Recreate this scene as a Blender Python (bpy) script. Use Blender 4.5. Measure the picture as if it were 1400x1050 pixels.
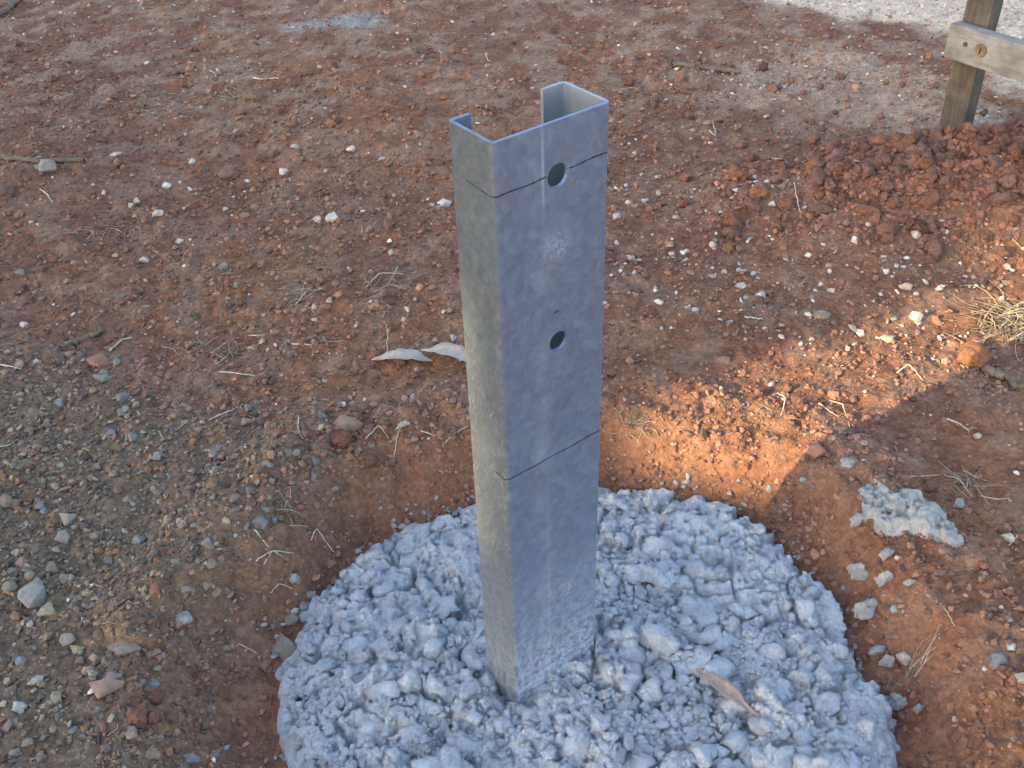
import bpy, bmesh, math, random
import numpy as np
from mathutils import Vector, Matrix, noise as mnoise, Euler

# ------------------------------------------------------------------ clear
for o in list(bpy.data.objects):
    bpy.data.objects.remove(o)
scene = bpy.context.scene
C = scene.collection
RNG = np.random.default_rng(11)
random.seed(5)

# ------------------------------------------------------------------ camera
S = 0.671                                    # metres of the place per unit of the survey
YAW, PITCH, ROLL, FPX = 0.6329, 0.659, -0.0372, 1453.05
CAM = np.array([0.0110, -0.9360, 1.3169]) * S
_fw = np.array([0.0, math.cos(PITCH), -math.sin(PITCH)])
_rt = np.array([1.0, 0.0, 0.0])
_up = np.cross(_rt, _fw)
RT = math.cos(ROLL) * _rt + math.sin(ROLL) * _up
UP = -math.sin(ROLL) * _rt + math.cos(ROLL) * _up
cam_data = bpy.data.cameras.new('camera')
cam = bpy.data.objects.new('camera', cam_data)
C.objects.link(cam)
m = Matrix.Identity(4)
for i in range(3):
    m[i][0], m[i][1], m[i][2], m[i][3] = RT[i], UP[i], -_fw[i], CAM[i]
cam.matrix_world = m
cam_data.sensor_width = 36.0
cam_data.lens = 36.0 * FPX / 1400.0
cam_data.clip_start = 0.02
cam_data.clip_end = 600.0
scene.camera = cam

# ------------------------------------------------------------------ sky and sun
SUN_ELEV = math.radians(23.0)
SUN_TO = np.array([-0.836, -0.548])          # horizontal direction towards the sun
SUN_TO = SUN_TO / np.linalg.norm(SUN_TO)
world = bpy.data.worlds.new('World')
scene.world = world
world.use_nodes = True
wn = world.node_tree.nodes
wl = world.node_tree.links
wn.clear()
sky = wn.new('ShaderNodeTexSky')
sky.sky_type = 'NISHITA'
sky.sun_disc = False
sky.sun_elevation = SUN_ELEV
sky.sun_rotation = math.atan2(SUN_TO[0], SUN_TO[1])
sky.air_density = 1.0
sky.dust_density = 1.4
sky.ozone_density = 0.6
bg = wn.new('ShaderNodeBackground')
bg.inputs['Strength'].default_value = 0.15
wo = wn.new('ShaderNodeOutputWorld')
wl.new(sky.outputs[0], bg.inputs[0])
wl.new(bg.outputs[0], wo.inputs[0])

sun_data = bpy.data.lights.new('sun', 'SUN')
sun_data.energy = 2.7
sun_data.angle = math.radians(0.53)
sun_data.color = (1.0, 0.79, 0.45)
sun = bpy.data.objects.new('sun', sun_data)
C.objects.link(sun)
sd3 = Vector((SUN_TO[0] * math.cos(SUN_ELEV), SUN_TO[1] * math.cos(SUN_ELEV), math.sin(SUN_ELEV)))
sun.rotation_euler = sd3.to_track_quat('Z', 'Y').to_euler()
sun.location = sd3 * 20

scene.render.engine = 'CYCLES'
scene.view_settings.view_transform = 'Standard'
scene.view_settings.look = 'None'
scene.view_settings.gamma = 1.0
scene.view_settings.use_curve_mapping = False
scene.view_settings.exposure = 2.0

# ------------------------------------------------------------------ helpers
def tag(o, label=None, cat=None, group=None, kind=None):
    if label: o['label'] = label
    if cat: o['category'] = cat
    if group: o['group'] = group
    if kind: o['kind'] = kind
    return o

def empty(name, loc=(0, 0, 0), rz=0.0):
    o = bpy.data.objects.new(name, None)
    o.empty_display_size = 0.05
    C.objects.link(o)
    o.location = loc
    o.rotation_euler = (0, 0, rz)
    return o

def link_mesh(name, me, mat=None, parent=None):
    o = bpy.data.objects.new(name, me)
    C.objects.link(o)
    if mat and not me.materials: me.materials.append(mat)
    if parent: o.parent = parent
    return o

def np_mesh(name, V, F, col=None, smooth=True):
    """V (n,3), F (k,3) or (k,4) -> mesh; col (n,3) per-vertex colour of the material itself"""
    V = np.ascontiguousarray(V, dtype=np.float32)
    F = np.ascontiguousarray(F, dtype=np.int32)
    me = bpy.data.meshes.new(name)
    k, s = F.shape
    me.vertices.add(len(V)); me.vertices.foreach_set('co', V.ravel())
    me.loops.add(k * s); me.loops.foreach_set('vertex_index', F.ravel())
    me.polygons.add(k)
    me.polygons.foreach_set('loop_start', np.arange(0, k * s, s, dtype=np.int32))
    me.polygons.foreach_set('use_smooth', np.full(k, smooth, dtype=bool))
    if col is not None:
        a = me.color_attributes.new('soil', 'FLOAT_COLOR', 'POINT')
        c4 = np.ones((len(V), 4), dtype=np.float32); c4[:, :3] = col
        a.data.foreach_set('color', c4.ravel())
    me.update(calc_edges=True)
    return me

_T = np.random.default_rng(3).random((256, 256))
def vnoise(x, y, seed=0):
    x = np.asarray(x, float) + seed * 17.31; y = np.asarray(y, float) + seed * 9.77
    xi = np.floor(x).astype(int); yi = np.floor(y).astype(int)
    fx = x - xi; fy = y - yi
    fx = fx * fx * fx * (fx * (fx * 6 - 15) + 10); fy = fy * fy * fy * (fy * (fy * 6 - 15) + 10)
    a = _T[xi & 255, yi & 255]; b = _T[(xi + 1) & 255, yi & 255]
    c = _T[xi & 255, (yi + 1) & 255]; d = _T[(xi + 1) & 255, (yi + 1) & 255]
    return (a + (b - a) * fx) * (1 - fy) + (c + (d - c) * fx) * fy
def fbm(x, y, freq, octv=4, seed=0, gain=0.5):
    t = 0.0; amp = 1.0; tot = 0.0
    for i in range(octv):
        t = t + amp * vnoise(np.asarray(x) * freq, np.asarray(y) * freq, seed + i * 3)
        tot += amp; amp *= gain; freq *= 2.03
    return t / tot
def sstep(a, b, x):
    t = np.clip((x - a) / (b - a), 0, 1)
    return t * t * (3 - 2 * t)
def sdpoly(x, y, poly):
    """signed distance to polygon, negative inside"""
    x = np.asarray(x, float); y = np.asarray(y, float)
    d = np.full(x.shape, 1e18); inside = np.zeros(x.shape, bool)
    n = len(poly)
    for i in range(n):
        ax, ay = poly[i]; bx, by = poly[(i + 1) % n]
        ex, ey = bx - ax, by - ay
        wx, wy = x - ax, y - ay
        t = np.clip((wx * ex + wy * ey) / (ex * ex + ey * ey + 1e-12), 0, 1)
        d = np.minimum(d, (wx - ex * t) ** 2 + (wy - ey * t) ** 2)
        c = ((ay <= y) != (by <= y)) & (x < (bx - ax) * (y - ay) / ((by - ay) if abs(by - ay) > 1e-12 else 1e-12) + ax)
        inside ^= c
    d = np.sqrt(d)
    return np.where(inside, -d, d)

def ray(px, py):
    return _fw + (px - 700) / FPX * RT + (525 - py) / FPX * UP
def P(px, py, z=0.0):
    """survey sighting -> point on the level z"""
    d = ray(px, py); t = (z - CAM[2]) / d[2]
    return CAM + t * d
def poly_at(pts, z=0.0):
    return [tuple(P(a, b, z)[:2]) for a, b in pts]

# ------------------------------------------------------------------ survey outlines
FOOT = poly_at([(540, 712), (600, 700), (650, 688), (760, 662), (850, 660), (925, 678), (992, 698), (1050, 727),
                (1096, 774), (1135, 825), (1160, 880), (1196, 925), (1226, 975), (1215, 1010), (1205, 1060), (1150, 1170),
                (1000, 1270), (800, 1310), (600, 1270), (450, 1150), (405, 1050), (388, 990), (374, 945), (398, 875), (440, 815), (492, 755)], 0.0)
def round_off(poly):
    n = len(poly); P_ = [np.array(q) for q in poly]; out = []
    for i in range(n):
        a, b_, c, d = P_[i - 1], P_[i], P_[(i + 1) % n], P_[(i + 2) % n]
        out.append(tuple(0.15 * a + 0.7 * b_ + 0.15 * c)); out.append(tuple((-a + 9 * b_ + 9 * c - d) / 16))
    return out
FOOT = round_off(FOOT)
_fm = np.mean(np.array(FOOT), 0)
FOOT = [tuple(_fm + (np.array(q) - _fm) * 1.022) for q in FOOT]
GZ = 0.046
GRAVEL = poly_at([(-500, 440), (0, 470), (90, 485), (170, 545), (300, 575), (430, 585), (470, 640), (390, 690), (345, 745), (300, 810),
                  (270, 870), (215, 930), (235, 1000), (255, 1080), (200, 1250), (-500, 1250)], GZ)
PALE = poly_at([(1030, -90), (1070, 8), (1180, 22), (1290, 50), (1290, 85), (1345, 115), (1400, 150), (1700, 190), (1900, -120)], GZ)
PALE2 = poly_at([(990, 80), (1130, 72), (1280, 100), (1345, 150), (1345, 180), (1150, 185), (1060, 150), (980, 110)], GZ)
WHITES = poly_at([(840, 240), (1050, 250), (1300, 280), (1420, 330), (1400, 480), (1200, 480), (1000, 460), (840, 420)], GZ)
MOUND = P(1350, 246, GZ + 0.02)[:2]
SPILL = P(468, 28, GZ)[:2]

def H(x, y):
    """height of the ground"""
    x = np.asarray(x, float); y = np.asarray(y, float)
    near = sstep(6.0, 3.0, np.hypot(x, y - 0.5))
    z = GZ + (fbm(x, y, 2.2, 3, 1) - 0.5) * 0.022
    z = z + (fbm(x, y, 9, 3, 5) - 0.5) * 0.014 * near
    # heap at the stake
    dx = (x - MOUND[0]) / 0.36; dy = (y - MOUND[1]) / 0.15
    r = np.sqrt(dx * dx + dy * dy)
    z = z + 0.085 * np.exp(-r ** 2.2 * 1.4) * (0.8 + 0.5 * fbm(x, y, 14, 3, 8))
    # low ridge thrown up right of the footing
    sd = sdpoly(x, y, FOOT) + (fbm(x, y, 7, 4, 21) - 0.5) * 0.05
    ang = np.arctan2(y - 0.05, x - 0.05)
    wid = 0.070 + 0.065 * sstep(0.2, -0.8, ang) + 0.065 * sstep(2.75, 3.1, ang)
    ramp = sstep(0.0, 1.0, sd / wid)
    pit = -0.026
    z = z + 0.014 * np.exp(-((sd - 0.125) / 0.05) ** 2) * sstep(-0.5, 0.2, ang) * (0.5 + fbm(x, y, 18, 3, 231))
    z = np.where(sd < wid, pit + (z - pit) * ramp, z)
    # gravel bank
    sg = sdpoly(x, y, GRAVEL) + (fbm(x, y, 10, 3, 31) - 0.5) * 0.05
    z = z + 0.008 * sstep(0.02, -0.03, sg) * sstep(0.02, 0.1, sd)
    rough = sstep(0.0, 0.09, sd)
    pitz = sstep(0.20, 0.10, sd) * near
    z = z + pitz * ((np.abs(fbm(x, y, 26, 3, 211) - 0.5) * -0.020 + 0.003) + (fbm(x, y, 95, 2, 217) - 0.5) * 0.007)
    z = z + (fbm(x, y, 60, 3, 13) - 0.5) * (0.007 + 0.004 * rough) * near
    z = z + (vnoise(x * 210, y * 210, 44) - 0.5) * (0.0028 + 0.0015 * rough) * near
    return z

def on_ground(px, py):
    z = GZ
    for _ in range(6):
        p = P(px, py, z)
        z = float(H(p[0], p[1]))
    return np.array([p[0], p[1], z])
def px_size(p):
    """metres per sighted pixel at point p"""
    return float(np.dot(np.asarray(p) - CAM, _fw)) / FPX

# ------------------------------------------------------------------ materials
def new_mat(name):
    mt = bpy.data.materials.new(name); mt.use_nodes = True
    nt = mt.node_tree; nt.nodes.clear()
    out = nt.nodes.new('ShaderNodeOutputMaterial')
    b = nt.nodes.new('ShaderNodeBsdfPrincipled')
    nt.links.new(b.outputs[0], out.inputs[0])
    return mt, nt, b
def N(nt, kind, **kw):
    n = nt.nodes.new(kind)
    for k, v in kw.items():
        if k in n.inputs: n.inputs[k].default_value = v
        else: setattr(n, k, v)
    return n
def ramp(nt, fac, stops):
    r = nt.nodes.new('ShaderNodeValToRGB')
    e = r.color_ramp.elements
    while len(e) > 1: e.remove(e[-1])
    for i, (p, c) in enumerate(stops):
        el = e[0] if i == 0 else e.new(p)
        el.position = p
        el.color = (c[0], c[1], c[2], 1) if hasattr(c, '__len__') else (c, c, c, 1)
    nt.links.new(fac, r.inputs[0])
    return r.outputs[0]
def mixc(nt, fac, a, b, mode='MIX'):
    n = nt.nodes.new('ShaderNodeMix'); n.data_type = 'RGBA'; n.blend_type = mode
    for s, v in ((0, fac), (6, a), (7, b)):
        if isinstance(v, (int, float)): n.inputs[s].default_value = v
        elif isinstance(v, tuple): n.inputs[s].default_value = (*v, 1)
        else: nt.links.new(v, n.inputs[s])
    return n.outputs[2]
def bump(nt, b, height, strength, dist, prev=None):
    n = nt.nodes.new('ShaderNodeBump')
    n.inputs['Strength'].default_value = strength; n.inputs['Distance'].default_value = dist
    nt.links.new(height, n.inputs['Height'])
    if prev: nt.links.new(prev, n.inputs['Normal'])
    if b: nt.links.new(n.outputs[0], b.inputs['Normal'])
    return n.outputs[0]
def noise_tex(nt, vec, scale, detail=4, rough=0.55, dist=0.0):
    n = nt.nodes.new('ShaderNodeTexNoise')
    n.inputs['Scale'].default_value = scale; n.inputs['Detail'].default_value = detail
    n.inputs['Roughness'].default_value = rough; n.inputs['Distortion'].default_value = dist
    if vec: nt.links.new(vec, n.inputs['Vector'])
    return n.outputs[0]

def mat_soil():
    mt, nt, b = new_mat('red_soil')
    tc = N(nt, 'ShaderNodeTexCoord').outputs['Object']
    at = N(nt, 'ShaderNodeAttribute', attribute_name='soil').outputs['Color']
    n1 = noise_tex(nt, tc, 160, 6, 0.65)
    n2 = noise_tex(nt, tc, 22, 4, 0.6)
    c = mixc(nt, 1.0, at, ramp(nt, n1, [(0.25, 0.55), (0.5, 0.95), (0.78, 1.45)]), 'MULTIPLY')
    c = mixc(nt, 1.0, c, ramp(nt, n2, [(0.3, (0.82, 0.80, 0.82)), (0.7, (1.16, 1.14, 1.1))]), 'MULTIPLY')
    n3 = noise_tex(nt, tc, 70, 5, 0.7, 0.5)
    c = mixc(nt, 1.0, c, ramp(nt, n3, [(0.3, 0.72), (0.5, 1.0), (0.7, 1.25)]), 'MULTIPLY')
    nt.links.new(c, b.inputs['Base Color'])
    b.inputs['Roughness'].default_value = 0.95
    b.inputs['Specular IOR Level'].default_value = 0.2
    h = bump(nt, None, noise_tex(nt, tc, 420, 5, 0.7), 0.7, 0.002)
    v = N(nt, 'ShaderNodeTexVoronoi', Scale=260.0); nt.links.new(tc, v.inputs['Vector'])
    bump(nt, b, v.outputs['Distance'], 0.5, 0.002, h)
    return mt
def mat_attr(name, rough=0.9, nscale=500, var=(0.7, 1.3), bs=0.5):
    """pieces joined into one mesh: each carries its own colour"""
    mt, nt, b = new_mat(name)
    tc = N(nt, 'ShaderNodeTexCoord').outputs['Object']
    at = N(nt, 'ShaderNodeAttribute', attribute_name='soil').outputs['Color']
    n1 = noise_tex(nt, tc, nscale, 3, 0.6)
    c = mixc(nt, 1.0, at, ramp(nt, n1, [(0.3, var[0]), (0.7, var[1])]), 'MULTIPLY')
    nt.links.new(c, b.inputs['Base Color'])
    b.inputs['Roughness'].default_value = rough
    b.inputs['Specular IOR Level'].default_value = 0.25
    bump(nt, b, n1, bs, 0.001)
    return mt
def mat_objcol(name, rough=0.85, nscale=90, bs=0.6, bd=0.002, var=(0.72, 1.25), spec=0.3):
    """single pieces: colour from the object"""
    mt, nt, b = new_mat(name)
    tc = N(nt, 'ShaderNodeTexCoord').outputs['Object']
    oi = N(nt, 'ShaderNodeObjectInfo')
    mp = N(nt, 'ShaderNodeNewGeometry')
    n1 = noise_tex(nt, mp.outputs[0], nscale, 6, 0.65)
    n2 = noise_tex(nt, mp.outputs[0], nscale * 0.25, 3, 0.5)
    c = mixc(nt, 1.0, oi.outputs['Color'], ramp(nt, n1, [(0.25, var[0]), (0.75, var[1])]), 'MULTIPLY')
    c = mixc(nt, 1.0, c, ramp(nt, n2, [(0.3, (0.85, 0.84, 0.86)), (0.7, (1.12, 1.1, 1.05))]), 'MULTIPLY')
    # a dusting of red soil
    n3 = noise_tex(nt, mp.outputs[0], nscale * 0.6, 4, 0.6)
    c = mixc(nt, ramp(nt, n3, [(0.45, 0.0), (0.68, 0.6)]), c, (0.26, 0.135, 0.10))
    nt.links.new(c, b.inputs['Base Color'])
    b.inputs['Roughness'].default_value = rough
    b.inputs['Specular IOR Level'].default_value = spec
    bump(nt, b, n1, bs, bd)
    return mt
def mat_concrete(name='fresh_concrete', tint=(1, 1, 1)):
    mt, nt, b = new_mat(name)
    tc = N(nt, 'ShaderNodeTexCoord').outputs['Object']
    g = N(nt, 'ShaderNodeNewGeometry').outputs['Position']
    n1 = noise_tex(nt, g, 34, 5, 0.6)
    n2 = noise_tex(nt, g, 300, 6, 0.7)
    n3 = noise_tex(nt, g, 75, 4, 0.6, 0.4)
    n4 = noise_tex(nt, g, 900, 2, 0.6)
    c = ramp(nt, n1, [(0.3, (0.62, 0.645, 0.68)), (0.5, (0.84, 0.855, 0.875)), (0.70, (0.95, 0.94, 0.92))])
    c = mixc(nt, 1.0, c, ramp(nt, n2, [(0.30, 0.58), (0.46, 1.0), (0.72, 1.15)]), 'MULTIPLY')
    # sand-coloured and soil-stained flecks
    c = mixc(nt, ramp(nt, n3, [(0.56, 0.0), (0.70, 0.7)]), c, (0.62, 0.52, 0.40))
    n5 = noise_tex(nt, g, 48, 5, 0.7, 0.8)
    c = mixc(nt, ramp(nt, n5, [(0.655, 0.0), (0.73, 0.75)]), c, (0.33, 0.20, 0.14))
    c = mixc(nt, ramp(nt, n4, [(0.68, 0.0), (0.76, 0.6)]), c, (0.25, 0.25, 0.27))
    c = mixc(nt, 1.0, c, tint, 'MULTIPLY')
    nt.links.new(c, b.inputs['Base Color'])
    b.inputs['Roughness'].default_value = 0.8
    b.inputs['Specular IOR Level'].default_value = 0.35
    h = bump(nt, None, noise_tex(nt, g, 260, 8, 0.85), 1.0, 0.006)
    bump(nt, b, noise_tex(nt, g, 700, 5, 0.8), 1.0, 0.003, h)
    return mt
def mat_galv():
    mt, nt, b = new_mat('galvanised_steel')
    tc = N(nt, 'ShaderNodeTexCoord').outputs['Object']
    v = N(nt, 'ShaderNodeTexVoronoi', Scale=150.0, Randomness=1.0)
    w = N(nt, 'ShaderNodeMix'); w.data_type = 'RGBA'; w.inputs[0].default_value = 0.02
    nt.links.new(tc, w.inputs[6])
    nz = N(nt, 'ShaderNodeTexNoise', Scale=60.0, Detail=3.0); nt.links.new(tc, nz.inputs['Vector'])
    nt.links.new(nz.outputs['Color'], w.inputs[7])
    nt.links.new(w.outputs[2], v.inputs['Vector'])
    sp = N(nt, 'ShaderNodeSeparateColor'); nt.links.new(v.outputs['Color'], sp.inputs[0])
    n1 = noise_tex(nt, tc, 26, 5, 0.6)
    n2 = noise_tex(nt, tc, 120, 5, 0.7)
    c = ramp(nt, sp.outputs[0], [(0.0, (0.195, 0.24, 0.33)), (0.5, (0.215, 0.262, 0.355)), (1.0, (0.24, 0.29, 0.385))])
    c = mixc(nt, 1.0, c, ramp(nt, n1, [(0.3, (0.93, 0.92, 0.95)), (0.7, (1.05, 1.06, 1.06))]), 'MULTIPLY')
    c = mixc(nt, 1.0, c, ramp(nt, n2, [(0.28, 0.82), (0.72, 1.18)]), 'MULTIPLY')
    # chalk-white zinc bloom: one run down the web and two smudges
    sx = N(nt, 'ShaderNodeSeparateXYZ'); nt.links.new(tc, sx.inputs[0])
    def gauss(val, c0, wd):
        s = N(nt, 'ShaderNodeMath', operation='SUBTRACT'); nt.links.new(val, s.inputs[0]); s.inputs[1].default_value = c0
        d = N(nt, 'ShaderNodeMath', operation='DIVIDE'); nt.links.new(s.outputs[0], d.inputs[0]); d.inputs[1].default_value = wd
        q = N(nt, 'ShaderNodeMath', operation='MULTIPLY'); nt.links.new(d.outputs[0], q.inputs[0]); nt.links.new(d.outputs[0], q.inputs[1])
        e = N(nt, 'ShaderNodeMath', operation='MULTIPLY'); nt.links.new(q.outputs[0], e.inputs[0]); e.inputs[1].default_value = -1.0
        x = N(nt, 'ShaderNodeMath', operation='EXPONENT'); nt.links.new(e.outputs[0], x.inputs[0])
        return x.outputs[0]
    def mul(a, bb):
        q = N(nt, 'ShaderNodeMath', operation='MULTIPLY')
        for i, t in enumerate((a, bb)):
            if isinstance(t, float): q.inputs[i].default_value = t
            else: nt.links.new(t, q.inputs[i])
        return q.outputs[0]
    def add(a, bb):
        q = N(nt, 'ShaderNodeMath', operation='ADD', use_clamp=True)
        nt.links.new(a, q.inputs[0]); nt.links.new(bb, q.inputs[1]); return q.outputs[0]
    zc = sx.outputs[2]; xc = sx.outputs[0]
    front = ramp(nt, sx.outputs[1], [(0.0, 1.0), (0.003, 0.0)])
    streak = add(mul(gauss(xc, 0.0415, 0.0012), gauss(zc, 0.56, 0.032)), mul(mul(gauss(xc, 0.0425, 0.0016), gauss(zc, 0.13, 0.13)), 0.35))
    broad = mul(mul(gauss(xc, 0.037, 0.009), ramp(nt, noise_tex(nt, tc, 40, 3), [(0.4, 0.0), (0.7, 0.5)])), 0.5)
    smudge = add(mul(gauss(xc, 0.052, 0.011), gauss(zc, 0.495, 0.016)), mul(gauss(xc, 0.064, 0.009), gauss(zc, 0.125, 0.012)))
    scr = ramp(nt, noise_tex(nt, tc, 230, 4, 0.8, 1.5), [(0.48, 0.0), (0.62, 0.9)])
    bloom = add(add(mul(streak, 0.5), broad), mul(smudge, scr))
    bloom = mul(mul(bloom, front), 0.75)
    # cement splash near the bottom
    low = ramp(nt, zc, [(0.0, 1.0), (0.035, 0.7), (0.09, 0.3), (0.2, 0.0)])
    spl = mul(low, ramp(nt, noise_tex(nt, tc, 140, 5, 0.75), [(0.38, 0.0), (0.56, 0.9)]))
    dirt = add(bloom, spl)
    c = mixc(nt, dirt, c, (0.62, 0.64, 0.67))
    # brownish storage stain
    st = ramp(nt, noise_tex(nt, tc, 45, 5, 0.7), [(0.48, 0.0), (0.70, 0.45)])
    c = mixc(nt, st, c, (0.235, 0.19, 0.195))
    # rub marks on the side flange, their warm glints painted pale
    def rub(ang, seed):
        mp = N(nt, 'ShaderNodeMapping', vector_type='TEXTURE'); mp.inputs['Rotation'].default_value = (ang, 0, 0); mp.inputs['Scale'].default_value = (1.0, 1 / 520, 1 / 42); mp.inputs['Location'].default_value = (seed, 0, 0)
        nt.links.new(tc, mp.inputs[0])
        return ramp(nt, noise_tex(nt, mp.outputs[0], 1.0, 2, 0.5), [(0.62, 0.0), (0.74, 1.0)])
    side = ramp(nt, sx.outputs[0], [(0.0006, 1.0), (0.0012, 0.0)])
    mid = mul(gauss(zc, 0.30, 0.15), ramp(nt, noise_tex(nt, tc, 16, 3), [(0.38, 0.15), (0.55, 1.0)]))
    rubs = mul(mul(add(add(rub(0.55, 1.0), rub(-0.42, 5.0)), mul(rub(0.2, 9.0), 0.7)), side), mid)
    c = mixc(nt, mul(side, 0.6), c, mixc(nt, ramp(nt, noise_tex(nt, tc, 130, 4, 0.7, 0.6), [(0.35, 0.0), (0.65, 1.0)]), (0.085, 0.10, 0.095), (0.19, 0.205, 0.185)))  # grey-green reflected tone of this flange put into its colour
    inner = mul(ramp(nt, sx.outputs[1], [(0.004, 0.0), (0.006, 1.0)]), ramp(nt, sx.outputs[0], [(0.07, 0.0), (0.075, 0.55)]))  # inside of far flange and lip painted paler to brighten the holes
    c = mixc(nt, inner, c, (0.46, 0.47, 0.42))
    c = mixc(nt, mul(rubs, 0.5), c, (0.78, 0.76, 0.64))
    nt.links.new(c, b.inputs['Base Color'])
    mm = N(nt, 'ShaderNodeMath', operation='MULTIPLY_ADD'); nt.links.new(dirt, mm.inputs[0]); mm.inputs[1].default_value = -0.5; mm.inputs[2].default_value = 0.55
    nt.links.new(mm.outputs[0], b.inputs['Metallic'])
    nt.links.new(ramp(nt, sp.outputs[1], [(0.0, 0.40), (1.0, 0.50)]), b.inputs['Roughness'])
    # handling scratches
    wv = N(nt, 'ShaderNodeTexNoise', Scale=1.0, Detail=4.0)
    mp = N(nt, 'ShaderNodeMapping'); mp.inputs['Rotation'].default_value = (0.75, 0.75, 0.75); mp.inputs['Scale'].default_value = (60, 900, 60)
    nt.links.new(tc, mp.inputs[0]); nt.links.new(mp.outputs[0], wv.inputs['Vector'])
    h = bump(nt, None, wv.outputs[0], 0.10, 0.001)
    h2 = bump(nt, None, sp.outputs[2], 0.10, 0.0006, h)
    bump(nt, b, noise_tex(nt, tc, 180, 5, 0.7), 0.10, 0.001, h2)
    return mt
def mat_wood(name, c1, c2, scale=(30, 30, 2.5)):
    mt, nt, b = new_mat(name)
    tc = N(nt, 'ShaderNodeTexCoord').outputs['Object']
    mp = N(nt, 'ShaderNodeMapping'); mp.inputs['Scale'].default_value = scale; nt.links.new(tc, mp.inputs[0])
    n1 = noise_tex(nt, mp.outputs[0], 4.0, 6, 0.65, 1.2)
    n2 = noise_tex(nt, tc, 35, 4, 0.6)
    c = ramp(nt, n1, [(0.3, c1), (0.7, c2)])
    c = mixc(nt, 1.0, c, ramp(nt, n2, [(0.3, 0.62), (0.7, 1.25)]), 'MULTIPLY')
    nt.links.new(c, b.inputs['Base Color']); b.inputs['Roughness'].default_value = 0.85
    bump(nt, b, n1, 0.5, 0.002)
    return mt
def mat_plain(name, col, rough=0.8, nscale=200, metallic=0.0, var=(0.8, 1.2)):
    mt, nt, b = new_mat(name)
    tc = N(nt, 'ShaderNodeTexCoord').outputs['Object']
    n1 = noise_tex(nt, tc, nscale, 4, 0.6)
    c = mixc(nt, 1.0, col, ramp(nt, n1, [(0.3, var[0]), (0.7, var[1])]), 'MULTIPLY')
    nt.links.new(c, b.inputs['Base Color']); b.inputs['Roughness'].default_value = rough
    b.inputs['Metallic'].default_value = metallic
    return mt

M_SOIL = mat_soil()
M_CRUMB = mat_attr('loose_crumbs')
M_CLOD = mat_objcol('soil_clod', 0.95, 330, 1.0, 0.004, var=(0.6, 1.35), spec=0.15)
M_STONE = mat_objcol('field_stone', 0.8, 260, 0.5, 0.0015)
M_CONC = mat_concrete()
M_DRY = mat_concrete('drying_concrete', (0.80, 0.76, 0.68))
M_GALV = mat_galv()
M_INK = mat_plain('black_marker_ink', (0.012, 0.012, 0.014), 0.6)
M_STAKE = mat_wood('weathered_stake_timber', (0.070, 0.054, 0.038), (0.135, 0.106, 0.075))
M_RAIL = mat_wood('grey_rail_timber', (0.19, 0.17, 0.14), (0.31, 0.28, 0.245), (2.5, 30, 30))
M_KNOT = mat_wood('knot_timber', (0.13, 0.08, 0.05), (0.26, 0.18, 0.11), (20, 20, 20))
M_STRAW = mat_attr('dry_straw', 0.75, 300, (0.75, 1.25), 0.2)
M_STRAW1 = mat_objcol('dry_straw_stem', 0.75, 300, 0.2, 0.0005)
M_TWIG = mat_wood('dead_twig', (0.10, 0.065, 0.04), (0.22, 0.16, 0.11), (60, 60, 8))
M_LEAF = mat_plain('dry_gum_leaf', (0.42, 0.275, 0.20), 0.6, 260, 0, (0.75, 1.2))
M_NAIL = mat_plain('nail_head', (0.2, 0.2, 0.2), 0.4, 200, 0.9)

# ------------------------------------------------------------------ the ground
def soil_colour(x, y):
    x = np.asarray(x, float); y = np.asarray(y, float)
    n = fbm(x, y, 5, 4, 51); n2 = fbm(x, y, 26, 3, 61)
    red = np.array([0.212, 0.097, 0.063]); rust = np.array([0.255, 0.115, 0.062]); dust = np.array([0.305, 0.188, 0.135])
    c = red + (rust - red) * sstep(0.4, 0.65, n)[..., None]
    far = sstep(0.9, 1.7, y) * 0.5 + 0.1
    c = c + (dust - c) * (sstep(0.38, 0.68, n2) * (0.42 + far))[..., None]
    sd = sdpoly(x, y, FOOT)
    clay = np.array([0.225, 0.105, 0.066])
    c = c + (clay - c) * (0.8 * sstep(0.14, 0.04, sd + (n2 - 0.5) * 0.08))[..., None]
    sg = sdpoly(x, y, GRAVEL) + (fbm(x, y, 12, 3, 71) - 0.5) * 0.09
    grit = np.array([0.185, 0.138, 0.100])
    c = c + (grit - c) * (0.85 * sstep(0.10, -0.10, sg))[..., None]
    sp = sdpoly(x, y, PALE) + (fbm(x, y, 7, 4, 81) - 0.5) * 0.35
    pale = np.array([0.70, 0.565, 0.455])
    c = c + (pale - c) * (0.85 * sstep(0.06, -0.06, sp))[..., None]
    s2 = sdpoly(x, y, PALE2) + (fbm(x, y, 9, 4, 91) - 0.5) * 0.30
    c = c + (pale - c) * (0.26 * sstep(0.05, -0.05, s2))[..., None]
    # dry-grass colour added out of view to reflect yellow-green onto the flange
    bounce_lawn = np.array([0.24, 0.22, 0.085])
    c = c + (bounce_lawn - c) * (0.9 * sstep(1.55, 2.0, -x - 0.15 * y + (n - 0.5) * 0.4))[..., None]
    ds = np.hypot((x - SPILL[0]) / 0.16, (y - SPILL[1]) / 0.07) + (fbm(x, y, 18, 3, 95) - 0.5) * 1.2
    c = c + (np.array([0.36, 0.36, 0.37]) - c) * (0.6 * sstep(1.1, 0.5, ds))[..., None]
    return (c * 0.95 + c.mean(-1, keepdims=True) * 0.05) * np.array([1.05, 1.02, 0.90])

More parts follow.
